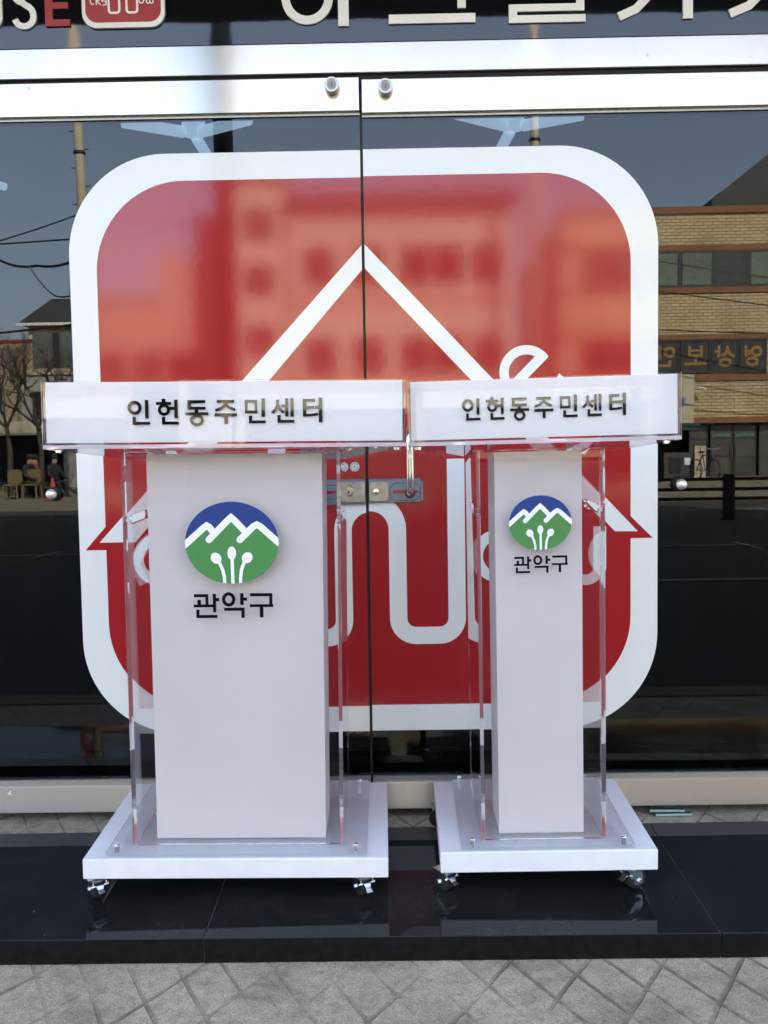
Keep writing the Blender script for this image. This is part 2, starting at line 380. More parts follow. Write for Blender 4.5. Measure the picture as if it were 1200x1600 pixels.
# black granite step in front of the door: four slabs with fine joints, sloping gently to the street
SL = math.atan(.034)
step = empty('granite_step', (0, -.76, 0))
tag(step, 'low polished black granite step lying on the paving before the glass doors', 'step')
xs = [-2.6, -1.5, -.405, .66, 1.75, 2.6]
def slab_back(x): return .505 + .011*x
for i in range(5):
    x0, x1 = xs[i]+.0008, xs[i+1]-.0008
    sh = -.065 if i == 2 else (.0 if i < 2 else .03)
    bm = bmesh.new()
    f = lambda x, y, z: (x, y, z)
    zt = lambda y: .0535 + .034*y
    # joints run a little askew, as laid
    j0 = .004; 
    pts = [(x0, 0, .001), (x1, 0, .001), (x1, slab_back(x1), .001), (x0, slab_back(x0), .001),
           (x0, 0, zt(0)), (x1, 0, zt(0)), (x1, slab_back(x1), zt(slab_back(x1))), (x0, slab_back(x0), zt(slab_back(x0)))]
    hexa(bm, pts); bev(bm, .0012, 1)
    bmesh.ops.recalc_face_normals(bm, faces=bm.faces[:])
    for fc in bm.faces: fc.material_index = 0 if fc.normal.z > .5 else 1
    obj('slab', bm, [M_granite, M_granite_side], step)
M_greystrip = varied('grey_granite_strip', (.056, .054, .052), .8, 1.15, 8, .45, .05)  # paler grey, rougher band laid over the rear edge of the slabs
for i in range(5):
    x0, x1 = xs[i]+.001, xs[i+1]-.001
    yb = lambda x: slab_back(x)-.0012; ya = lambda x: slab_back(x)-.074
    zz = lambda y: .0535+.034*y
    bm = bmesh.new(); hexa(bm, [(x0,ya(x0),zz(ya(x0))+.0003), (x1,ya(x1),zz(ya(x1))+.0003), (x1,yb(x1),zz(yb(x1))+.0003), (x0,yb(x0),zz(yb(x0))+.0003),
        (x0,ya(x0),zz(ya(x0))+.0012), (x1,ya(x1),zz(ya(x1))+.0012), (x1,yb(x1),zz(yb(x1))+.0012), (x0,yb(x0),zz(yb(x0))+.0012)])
    obj('rear_strip', bm, M_greystrip, step)
bm = bmesh.new(); hexa(bm, [(-2.6,.004,.001), (2.6,.004,.001), (2.6,.49,.001), (-2.6,.49,.001), (-2.6,.004,.0515), (2.6,.004,.0515), (2.6,.49,.068), (-2.6,.49,.068)])
obj('joint_mortar', bm, varied('pale_joint_grout', (.15,.145,.13), .7, 1.1, 30), step)

# ================================================================== SHOP FRONT
shop = empty('shop_building', (0, 0, 0))
tag(shop, 'shop building with stainless door frame and black fascia behind the two lecterns', 'building')
M_wall = varied('dark_shop_wall', (.10, .10, .10), .8, 1.1, 2)
bm = bmesh.new()
box(bm, -15, 15, .02, 12, 2.75, 15.5)                       # upper storeys
box(bm, -15, -4.0, .02, 12, .6*0, 2.75); box(bm, 4.0, 15, .02, 12, 0, 2.75)
obj('wall', bm, M_wall, shop)
bm = bmesh.new(); box(bm, -6, 6, -1.08, .018, 2.752, 2.9); obj('canopy', bm, varied('dark_canopy_soffit', (.03,.03,.032), .8, 1.1, 3), shop)
bm = bmesh.new(); box(bm, -3.995, 3.995, -.012, .03, 2.100, 2.1814); bev(bm, .002, 1); obj('transom_rail', bm, M_steel, shop)
bm = bmesh.new(); box(bm, -3.99, 3.99, .0, .03, 2.05, 2.0995); obj('transom_gap', bm, M_gap, shop)
for s_, x in ((0, -1.30), (0, 1.155), (0, -3.95), (0, 3.90)):
    bm = bmesh.new(); box(bm, x, x+.05, -.012, .05, .002, 2.049); bev(bm, .002, 1); obj('door_post', bm, M_steel, shop)
for x0, x1 in ((-3.895, -1.302), (1.207, 3.895)):
    bm = bmesh.new(); box(bm, x0, x1, -.004, .008, .12, 2.0); wdw = obj('side_window', bm, M_pane, shop)
    bm = bmesh.new(); box(bm, x0, x1, -.01, .03, .02, .118); obj('window_rail', bm, M_steel_b, wdw); bm = bmesh.new(); box(bm, x0, x1, -.01, .03, 2.001, 2.049); obj('window_rail', bm, M_steel_b, wdw)
# interior
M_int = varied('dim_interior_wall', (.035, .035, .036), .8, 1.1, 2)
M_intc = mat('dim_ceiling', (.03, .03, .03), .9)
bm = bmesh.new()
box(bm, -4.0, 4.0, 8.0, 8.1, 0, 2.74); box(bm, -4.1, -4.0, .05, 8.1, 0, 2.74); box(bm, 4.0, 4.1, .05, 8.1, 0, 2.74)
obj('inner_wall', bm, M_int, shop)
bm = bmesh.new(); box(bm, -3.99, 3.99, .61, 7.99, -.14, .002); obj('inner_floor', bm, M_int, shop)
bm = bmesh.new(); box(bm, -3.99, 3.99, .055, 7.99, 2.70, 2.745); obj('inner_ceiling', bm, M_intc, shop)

M_lamp = mat('lit_lamp_tube', (.8, .85, .9), .4); pin(M_lamp, 'Emission Color').default_value = (.72, .84, 1, 1); pin(M_lamp, 'Emission Strength').default_value = .33
def ceiling_lamp(name, loc, rz, label):
    t = tag(empty(name, loc, (0, 0, rz)), label, 'ceiling lamp', 'three-armed ceiling lamps inside the shop')
    bm = bmesh.new(); lathe(bm, [(.001,-.03), (.05,-.028), (.058,-.01), (.055,.04), (.001,.06)], 28, 'z'); obj('hub', bm, M_lamp, t, True)
    for k in range(3):
        a = R(k*120+90); bm = bmesh.new()
        tube(bm, [(.05*math.cos(a), .05*math.sin(a), -.02), (.34*math.cos(a), .34*math.sin(a), -.02)], .027, 10)
        obj('arm', bm, M_lamp, t, True)
    return t
ceiling_lamp('ceiling_lamp', (-.93, 1.85, 2.63), R(0), 'pale blue three-armed lamp behind the left door glass near the dark post reflection')
ceiling_lamp('ceiling_lamp', (.60, 1.85, 2.63), R(4), 'pale blue three-armed lamp behind the right door glass above the big red sticker')
for a, b, lab in (((-2.62, 1.25, 2.63), (-2.36, 1.53, 2.63), 'slanted pale tube lamp deep inside at the far left edge of the glass'), ((-2.42, 2.30, 2.63), (-2.20, 2.68, 2.63), 'slanted pale tube lamp mirrored across the chimney beside the sticker edge')):
    t = tag(empty('tube_lamp', ((a[0]+b[0])/2, (a[1]+b[1])/2, 2.63)), lab, 'ceiling lamp', 'tube lamps inside the shop')
    o_ = t.location; bm = bmesh.new(); tube(bm, [Vector(a)-o_, Vector(b)-o_], .022, 10); obj('tube', bm, M_lamp, t, True)
    bm = bmesh.new(); box(bm, -.05, .05, -.03, .03, .023, .07); obj('mount', bm, M_int, t)

# doors, each with its half of the big sticker
GX = -.0725
def clip(bm, xmin=None, xmax=None):
    if xmin is not None: bmesh.ops.bisect_plane(bm, geom=bm.verts[:]+bm.edges[:]+bm.faces[:], plane_co=(xmin,0,0), plane_no=(1,0,0), clear_inner=True)
    if xmax is not None: bmesh.ops.bisect_plane(bm, geom=bm.verts[:]+bm.edges[:]+bm.faces[:], plane_co=(xmax,0,0), plane_no=(1,0,0), clear_outer=True)
def poly(bm, pts, y):
    v = [bm.verts.new((x, y, z)) for x, z in pts]; f = bm.faces.new(v); return f
def arc(cx, cz, r, a0, a1, n=14): return [(cx+r*math.cos(R(a0+(a1-a0)*i/n)), cz+r*math.sin(R(a0+(a1-a0)*i/n))) for i in range(n+1)]
YG = -.006      # outer glass face
CX = -.0737
# ribbon centre line of the white "u n u" figure
def unu():
    x1, x2, x3, x4 = -.329, -.1435, .008+.0035, .179
    top, bot = 1.033, .529
    p = [(x1, top), (x1, bot+.05)] + arc(x1+.05, bot+.05, .05, 180, 270, 8) + arc(x2-.05, bot+.05, .05, 270, 360, 8)
    c = (x2+x3)/2; r = (x3-x2)/2
    p += [(x2, .835)] + arc(c, .835, r, 180, 0, 20) + [(x3, .62)]
    p += arc(x3+.05, bot+.05, .05, 180, 270, 8) + arc(x4-.05, bot+.05, .05, 270, 360, 8) + [(x4, top)]
    return p
def thin(bmf):
    return bmf
def decal(parent, xmin, xmax, dz):
    th = .00025
    def layer(name, m, fn, k, par):
        bm = bmesh.new(); fn(bm, YG-.0004-k*.0004); clip(bm, xmin, xmax)
        if not bm.faces: bm.free(); return None
        o = obj(name, bm, m, par); o.location.z = dz
        me = o.data      # make every layer face the street
        return o
    half = .8237
    base = layer('sticker', M_vwhite, lambda b, y: prism(b, rrect(CX-half, CX+half, .2533, 1.8945, .275, 20), y, y+th), 0, parent)
    base['label'] = 'half of the big red and white rounded square sticker'
    def red(b, y):
        prism(b, rrect(CX-.7475, CX+.7475, .3285, 1.8215, .25, 20), y, y+th)
    layer('red_field', M_vred, red, 1, base)
    # red outline arrows at the eaves (lie over red field edge: own layer)
    def arrows(b, y):
        prism(b, [(-.8806,.7908), (-.815,.7908), (-.815,.8640)], y, y+th)
        prism(b, [(.7365,.7997), (.668,.7997), (.668,.8680)], y, y+th)
    layer('red_eave_tips', M_vred, arrows, 2, base)
    def roof(b, y):
        prism(b, [(-.8393,.8125), (-.0729,1.6396), (.694,.819), (.629,.820), (-.0725,1.5724), (-.742,.8125)][::-1], y, y+th)
    layer('white_roof_line', M_vwhite, roof, 3, base)
    def fig(b, y): stroke(b, unu(), .0495, y, y+th)
    layer('white_ribbon_figure', M_vwhite, fig, 3, base)
    def let(b, y):
        e = .0001
        ring(b, .298, .755, .074, .076, .030, y, y+th)                                        # o
        ring(b, .445, .715, .040, .040, .030, y, y+th, 20, 180, 360); prism(b, [(.405,.715),(.435,.715),(.435,.835),(.405,.835)], y-e, y+th-e)
        prism(b, [(.48,.76),(.48,.790),(.515,.790),(.515,.715),(.485,.715),(.485,.76)], y-2*e, y+th-2*e)
        ring(b, .552, .720, .052, .052, .030, y, y+th, 24, 180, 360); prism(b, [(.500,.720),(.530,.720),(.530,.835),(.500,.835)], y-3*e, y+th-3*e)
        prism(b, [(.574,.720),(.604,.720),(.604,.835),(.574,.835)], y-e, y+th-e)
        ring(b, -.680, .762, .070, .074, .030, y, y+th, 30, 50, 310)                            # c
        ring(b, -.535, .762, .050, .060, .030, y, y+th, 24, 90, 270); prism(b, [(-.56,.69),(-.53,.69),(-.53,.835),(-.56,.835)], y-e, y+th-e)
        stroke(b, [(-.49,.825), (-.44,.75), (-.39,.825)], .03, y, y+th); stroke(b, [(-.44,.752), (-.47,.69)], .03, y-e, y+th-e)
        # tilted e on the roof slope
        c = (.381, 1.272)
        ring(b, c[0], c[1], .076, .076, .026, y, y+th, 36, 35, 322)
        stroke(b, [(c[0]+.0515, c[1]+.0515), (c[0]-.047, c[1]-.047)], .028, y-e, y+th-e)
        prism(b, [(.451,1.23), (.473,1.268), (.51,1.235), (.48,1.20)], y, y+th)
    layer('white_lettering', M_vwhite, let, 4, base)

def door(name, xmin, xmax, dz, label):
    d = tag(empty(name, ((xmin+xmax)/2, 0, 0)), label, 'glass door', 'glass shop doors')
    ox = -(xmin+xmax)/2
    sh = empty  # parts are modelled in world metres, then shifted into the door's frame
    def part(n, bm, m, par=d, smooth=False):
        o = obj(n, bm, m, par, smooth)
        if par is d: o.location.x = ox
        return o
    bm = bmesh.new(); box(bm, xmin, xmax, -.006, .004, .122, 1.985+dz); pane = part('pane', bm, M_pane)
    bm = bmesh.new(); box(bm, xmin, xmax, -.022, .02, 1.993+dz, 2.0855+dz); bev(bm, .0025, 2); part('top_rail', bm, M_steel)
    bm = bmesh.new(); box(bm, xmin, xmax, -.012, .012, 1.986+dz, 1.9928+dz); part('glazing_bead', bm, M_lip)
    bm = bmesh.new(); box(bm, xmin, xmax, -.022, .02, .0275, .107); bev(bm, .0025, 2); part('bottom_rail', bm, M_steel_b)
    bm = bmesh.new(); box(bm, xmin, xmax, -.013, .013, .1073, .121); part('glazing_bead', bm, M_lip)
    # glass edge strip at the meeting gap
    xe = xmax if xmax < .5 else xmin
    hold = empty('sticker_mount', (ox, 0, 0), parent=d) if False else None
    return d, part, ox
GAP = .0035
dl, pl, oxl = door('glass_door', -1.25, GX-GAP, 0, 'left glass door leaf with the left half of the red house sticker')
dr, pr, oxr = door('glass_door', GX+GAP, 1.15, -.0065, 'right glass door leaf with the bent tube pull handle')
for d, ox, a, b, dz in ((dl, oxl, -3, GX-GAP-.0006, -.0015), (dr, oxr, GX+GAP+.0006, 3, 0)):
    before = set(COL.objects); decal(d, a, b, dz)
    for o in set(COL.objects)-before:
        if o.parent is d: o.location.x = ox
# dark rubber in the gap
bm = bmesh.new(); box(bm, GX-GAP+.0004, GX+GAP-.0004, .0, .01, .02, 2.05); o = pl('gap_seal', bm, mat('gap_seal', (.03,.022,.012), .6))
# cylinder locks on top rails
def cyl_lock(part, x, z):
    bm = bmesh.new(); lathe(bm, [(.0185, -.0225), (.0205, -.023), (.0205, -.046), (.0198, -.0485), (.0150, -.0485), (.0145, -.0455), (.0001, -.0455)], 48, 'y', (x, 0, z)); o = part('cylinder_lock', bm, M_barrel)
    bm = bmesh.new(); prism(bm, ellipse(x, z, .0125, .0125, 32), -.0470, -.0457); k = obj('key_face', bm, mat('key_face_grey', (.22,.21,.19), .35, .6), o)
    bm = bmesh.new(); prism(bm, [(x-.0014, z-.006), (x+.0014, z-.006), (x+.001, z+.005), (x-.001, z+.005)], -.0474, -.0468); obj('keyhole', bm, M_dark, o)
cyl_lock(pl, -.1495, 2.0560); cyl_lock(pr, -.0033, 2.0490)
# patch lock: two halves
def lock_half(part, x0, x1, side):
    z0, z1 = .908, .9795
    bm = bmesh.new(); box(bm, x0, x1, -.017, -.0085, z0+.004 if side > 0 else z0, z1); bev(bm, .0015, 1); o = part('lock_case', bm, M_lockgrey)
    if side > 0:
        bm = bmesh.new(); box(bm, x1+.0002, x1+.0065, -.0165, -.0085, z0+.009, z1-.008); obj('case_end', bm, M_lockgrey, o)
    return o, z0, z1
lo, z0, z1 = lock_half(pl, -.262, GX-GAP-.001, -1)
bm = bmesh.new(); prism(bm, rrect(-.145, GX-GAP-.002, .9145, .973, .003, 4), -.0215, -.0172); bev(bm, .001, 1); c = obj('lock_cover', bm, M_lockcover, lo)
bm = bmesh.new(); lathe(bm, [(.013, -.0216), (.0125, -.0245), (.0095, -.0250), (.0088, -.0235), (.0001, -.0235)], 36, 'y', (-.1235, 0, .944)); obj('lock_cylinder', bm, M_brass, c)
bm = bmesh.new(); prism(bm, ellipse(-.1240, .943, .0025, .0045, 16), -.0238, -.0236); obj('keyhole', bm, M_dark, c)
bm = bmesh.new(); prism(bm, rrect(-.2365, -.1485, .9235, .9645, .018, 8), -.0180, -.0172); obj('slot_recess', bm, M_dark, lo)
bm = bmesh.new(); prism(bm, rrect(-.235, -.15, .925, .963, .017, 8), -.0188, -.0181); obj('slot_plate', bm, M_lockgrey, lo)
bm = bmesh.new(); prism(bm, rrect(-.19, -.157, .9395, .9475, .0038, 6), -.0192, -.0189); obj('slot', bm, M_vred, lo)
bm = bmesh.new(); lathe(bm, [(.015, -.0189), (.014, -.0235), (.0001, -.0245)], 30, 'y', (-.2, 0, .944)); obj('slot_screw', bm, M_brass, lo)
ro, z0, z1 = lock_half(pr, GX+GAP+.001, .079, 1)
bm = bmesh.new(); prism(bm, rrect(-.066, -.0125, .9165, .971, .008, 6), -.0215, -.0172); bev(bm, .001, 1); c = obj('lock_cover', bm, M_lockcover, ro)
bm = bmesh.new(); lathe(bm, [(.0085, -.0216), (.0078, -.0232), (.0001, -.0238)], 30, 'y', (-.047, 0, .943)); s_ = obj('screw', bm, M_chrome, c)
bm = bmesh.new(); prism(bm, [(-.0505,.9425), (-.0435,.9425), (-.0435,.9435), (-.0505,.9435)], -.0243, -.0235); prism(bm, [(-.0475,.9395), (-.0465,.9395), (-.0465,.9465), (-.0475,.9465)], -.0244, -.0236); obj('screw_cross', bm, M_dark, c)
bm = bmesh.new(); prism(bm, rrect(-.0087, .0778, .9168, .9677, .022, 8), -.0180, -.0172); obj('slot_recess', bm, M_dark, ro)
bm = bmesh.new(); prism(bm, rrect(-.007, .0762, .9185, .966, .02, 8), -.0192, -.0181); obj('slot_plate', bm, M_lockgrey, ro)
bm = bmesh.new(); prism(bm, rrect(.0, .073, .9375, .9465, .0044, 6), -.0196, -.0193); obj('slot', bm, M_vred, ro)
# pull handle, bent tube
pts = [(.0485, -.018, .938), (.0485, -.036, .939), (.0488, -.050, .945), (.049, -.056, .958)] + [(.0495, -.057, .98+.02*i) for i in range(6)] + [(.0498, -.056, 1.094), (.0498, -.050, 1.107), (.0498, -.036, 1.113), (.0498, -.01, 1.114)]
bm = bmesh.new(); tube(bm, pts, .0112, 20); h = pr('pull_handle', bm, M_chrome, smooth=True)
bm = bmesh.new(); lathe(bm, [(.0145, -.0197), (.0145, -.022), (.0113, -.0225)], 30, 'y', (.0485, 0, .938)); obj('handle_collar', bm, M_dark, h)
# door knobs, chrome ball on black ring
for part, x, dx in ((pl, -.962, 0), (pr, .808, 0)):
    bm = bmesh.new(); lathe(bm, [(.0195, -.0064), (.0200, -.012), (.0185, -.0145), (.0001, -.0150)], 40, 'y', (x, 0, .9515)); o = part('knob_rose', bm, mat('blackened_ring', (.012,.013,.016), .5, spec=.2))
    bm = bmesh.new(); lathe(bm, [(.009,-.0152), (.0095,-.024)] + [(.0150*math.sin(R(t)), -.036-.0145*math.cos(R(t))) for t in range(150, 0, -15)] + [(.0001, -.0505)], 36, 'y', (x, 0, .951)); obj('knob_ball', bm, M_satin, o, True)
# two little round stickers
for k, (x, z) in enumerate(((-.1065, 1.0145), (-.1385, 1.0145))):
    bm = bmesh.new(); lathe(bm, [(.0135, -.0088), (.0134, -.0091), (.0001, -.0091)], 36, 'y', (x, 0, z)); o = pl('seal_sticker', bm, mat('seal_white', (.6,.6,.57), .4))
    bm = bmesh.new()
    for i in range(9):
        if i == 7: continue
        a = R(i*40+90); cx, cz = x+.0099*math.cos(a), z+.0099*math.sin(a)
        for q in range(2):
            prism(bm, [(cx-.0020, cz-.0016+q*.0022), (cx+.0019, cz-.0019+q*.0022), (cx+.0019, cz-.0006+q*.0022), (cx-.0020, cz-.0004+q*.0022)], -.0096, -.0093)
    prism(bm, [(x-.004, z+.0005), (x+.004, z+.0005), (x+.004, z+.0016), (x-.004, z+.0016)], -.0096, -.0093)
    prism(bm, [(x-.0016, z-.003), (x+.0016, z-.003), (x+.0016, z-.0008), (x-.0016, z-.0008)], -.0096, -.0093)
    obj('seal_print', bm, M_dark, o)
# torn paper scrap on bottom rail
bm = bmesh.new(); prism(bm, [(-1.128,.088), (-1.121,.083), (-1.113,.0815), (-1.118,.0875), (-1.115,.094), (-1.119,.0955), (-1.122,.0885)], -.0232, -.0228)
o = pl('paper_scrap', bm, M_lwhite)

# ================================================================== SHOP SIGN
sign = tag(empty('shop_sign', (0, 0, 2.182)), 'black glossy fascia sign above the door with raised cream letters and a small red logo', 'shop sign')
bm = bmesh.new(); box(bm, -3.995, 3.995, -.010, .017, .001, .56); obj('fascia_panel', bm, M_fascia, sign)
def sgn(name, fn, m, par=sign, y0=-.0160, y1=-.0105):
    bm = bmesh.new(); fn(bm, y0, y1)
    for v in bm.verts: v.co.x *= .9937; v.co.z = (v.co.z+2.187-1.036)*.9937+1.036-2.182
    o = obj(name, bm, m, par)
    return o
zo = -2.187
# U, S, E
def U_(bm, y0, y1): stroke(bm, [(-1.135, 2.37+zo), (-1.135, 2.283+zo)] + [(x, z+zo) for x, z in arc(-1.104, 2.277, .031, 180, 360, 16)] + [(-1.073, 2.37+zo)], .022, y0, y1)
sgn('letter', U_, M_signwhite)
def S_(bm, y0, y1):
    cx = -1.0015; zt, zb = 2.340, 2.2755
    pts = arc(cx, zt, .0265, 20, 180, 12) + [(cx-.0255, zt-.006)] + arc(cx-.002, zt-.002, .0245, 190, 262, 6) + arc(cx, zb+.004, .0255, 72, 0, 6) + arc(cx, zb-.001, .0262, 0, -165, 14)
    stroke(bm, [(x, z+zo) for x, z in pts], .0165, y0, y1)
sgn('letter', S_, M_signwhite)
def E_(bm, y0, y1):
    x0, x1 = -.9425, -.8745; z0_, z1_ = 2.247+zo, 2.365+zo
    prism(bm, [(x0,z0_),(x0+.021,z0_),(x0+.021,z1_),(x0,z1_)], y0, y1)
    for za, zb, xx in ((z0_, z0_+.018, x1), (z0_+.047, z0_+.064, x1-.004), (z1_-.018, z1_, x1)):
        prism(bm, [(x0+.0212,za),(xx,za),(xx,zb),(x0+.0212,zb)], y0, y1)
sgn('letter', E_, M_signred)
def lb(bm, y0, y1): prism(bm, rrect(-.839, -.610, .0515, .2800, .040, 10), y0, y1)
lg = sgn('logo_box', lb, M_signwhite, y0=-.0185)
def lr(bm, y0, y1): prism(bm, rrect(-.829, -.620, .0655, .2680, .032, 10), y0, y1)
sgn('logo_field', lr, M_signred, lg, -.0192, -.0187)
def lm(bm, y0, y1):
    zb = .0905; x1_, x2_, x3_, x4_ = -.764, -.7345, -.7145, -.685
    p = [(x1_, .175), (x1_, zb+.008)] + arc(x1_+.008, zb+.008, .008, 180, 270, 4) + arc(x2_-.008, zb+.008, .008, 270, 360, 4) + [(x2_, .15)] + arc((x2_+x3_)/2, .15, (x3_-x2_)/2, 180, 0, 10)
    p += [(x3_, zb+.008)] + arc(x3_+.008, zb+.008, .008, 180, 270, 4) + arc(x4_-.008, zb+.008, .008, 270, 360, 4) + [(x4_, .175)]
    stroke(bm, p, .0062, y0, y1)
    e = .0002; a, b = .1125, .136
    ring(bm, -.8085, (a+b)/2, .0075, (b-a)/2, .0032, y0, y1, 18, 55, 305)                     # c
    stroke(bm, [(-.798,a), (-.798,b)], .0032, y0, y1); stroke(bm, [(-.7975,b-.001), (-.788,b-.004), (-.789,b-.011), (-.797,b-.012), (-.786,a)], .003, y0-e, y1-e)   # r
    stroke(bm, [(-.782,b), (-.782,a+.010), (-.772,a+.009)], .003, y0, y1); stroke(bm, [(-.7705,b), (-.7705,a+.001), (-.781,a-.002)], .003, y0-e, y1-e)  # y
    ring(bm, -.673, (a+b)/2+.001, .0085, (b-a)/2, .0032, y0, y1)                                    # o
    stroke(bm, [(-.659,b), (-.659,a+.004), (-.6545,a+.0015), (-.650,a+.004), (-.650,b)], .003, y0, y1); stroke(bm, [(-.6495,a+.004), (-.645,a+.0015), (-.6405,a+.004), (-.6405,b)], .003, y0-e, y1-e)
sgn('logo_mark', lm, M_signwhite, lg, -.0200, -.0194)
def roofm(bm, y0, y1): stroke(bm, [(-.822,.165), (-.7305,.255), (-.638,.165)], .007, y0, y1)
sgn('logo_mark', roofm, M_signwhite, lg, -.0200, -.0194)
# Korean letters, cream
def k1_(bm, y0, y1):
    ring(bm, -.2155, .125, .0715, .0745, .023, y0, y1)
    prism(bm, [(-.1305,.0445),(-.1015,.0445),(-.1015,.235),(-.1305,.235)], y0, y1); prism(bm, [(-.1013,.125),(-.076,.125),(-.076,.148),(-.1013,.148)], y0, y1)
sgn('letter', k1_, M_signwhite)
def k2_(bm, y0, y1):
    prism(bm, [(.009,.0475),(.248,.0475),(.248,.0720),(.009,.0720)], y0, y1)
    prism(bm, [(.04,.195),(.222,.195),(.222,.218),(.04,.218)], y0, y1); prism(bm, [(.199,.0865),(.222,.0865),(.222,.1948),(.199,.1948)], y0, y1); prism(bm, [(.05,.137),(.1988,.137),(.1988,.158),(.05,.158)], y0, y1)
sgn('letter', k2_, M_signwhite)
def k3_(bm, y0, y1):
    prism(bm, [(.340,.0430),(.551,.0430),(.551,.0630),(.340,.0630)], y0, y1)
    prism(bm, [(.340,.0632),(.363,.0632),(.363,.0925),(.340,.0925)], y0, y1); prism(bm, [(.3632,.0732),(.548,.0732),(.548,.0925),(.3632,.0925)], y0, y1)
    prism(bm, [(.526,.0927),(.548,.0927),(.548,.12),(.526,.12)], y0, y1); prism(bm, [(.345,.1202),(.548,.1202),(.548,.14),(.345,.14)], y0, y1)
    prism(bm, [(.526,.17),(.551,.17),(.551,.25),(.526,.25)], y0, y1); ring(bm, .42, .205, .05, .04, .02, y0, y1)
sgn('letter', k3_, M_signwhite)
def k4_(bm, y0, y1):
    stroke(bm, [(.643,.215), (.733,.215), (.737,.16), (.72,.105), (.69,.074), (.643,.054)], .023, y0, y1); stroke(bm, [(.645,.145), (.725,.145)], .02, y0-.0002, y1-.0002)
    prism(bm, [(.819,.0455),(.846,.0455),(.846,.235),(.819,.235)], y0, y1); prism(bm, [(.8462,.125),(.872,.125),(.872,.148),(.8462,.148)], y0, y1)
sgn('letter', k4_, M_signwhite)
def k5_(bm, y0, y1):
    stroke(bm, [(.948,.215), (1.04,.215), (1.043,.16), (1.028,.105), (1.0,.077), (.948,.056)], .023, y0, y1); stroke(bm, [(.95,.145), (1.03,.145)], .02, y0-.0002, y1-.0002)
    prism(bm, [(1.12,.0455),(1.147,.0455),(1.147,.235),(1.12,.235)], y0, y1)
sgn('letter', k5_, M_signwhite)

# ================================================================== LECTERNS
def slot_panel(bm, x0, x1, ya, yb, zb, zta, ztb, hole):
    # upright panel in the y-z plane with a rounded through slot
    hy0, hy1, hz0, hz1 = hole; r = (hz1-hz0)/2*.98
    out = [(ya, zb), (yb, zb), (yb, ztb), (ya, zta)]
    inn = rrect(hy0, hy1, hz0, hz1, r, 8)
    tmp = bmesh.new(); vo = [tmp.verts.new((0, y, z)) for y, z in out]; vi = [tmp.verts.new((0, y, z)) for y, z in inn]
    es = [tmp.edges.new((vo[i], vo[(i+1) % 4])) for i in range(4)] + [tmp.edges.new((vi[i], vi[(i+1) % len(vi)])) for i in range(len(vi)) if (vi[i].co-vi[(i+1) % len(vi)].co).length > 1e-7]
    bmesh.ops.triangle_fill(tmp, use_beauty=True, edges=es, normal=(1,0,0))
    tmp.verts.ensure_lookup_table(); tmp.verts.index_update()
    A = [bm.verts.new((x0, v.co.y, v.co.z)) for v in tmp.verts]; B = [bm.verts.new((x1, v.co.y, v.co.z)) for v in tmp.verts]
    for f in tmp.faces:
        ix = [v.index for v in f.verts]; bm.faces.new([A[i] for i in ix]); bm.faces.new([B[i] for i in ix][::-1])
    for e in tmp.edges:
        if len(e.link_faces) == 1:
            i, j = [v.index for v in e.verts]; bm.faces.new((A[i], A[j], B[j], B[i]))
    tmp.free()
def hubless_fix(bm): bmesh.ops.remove_doubles(bm, verts=bm.verts[:], dist=1e-6)

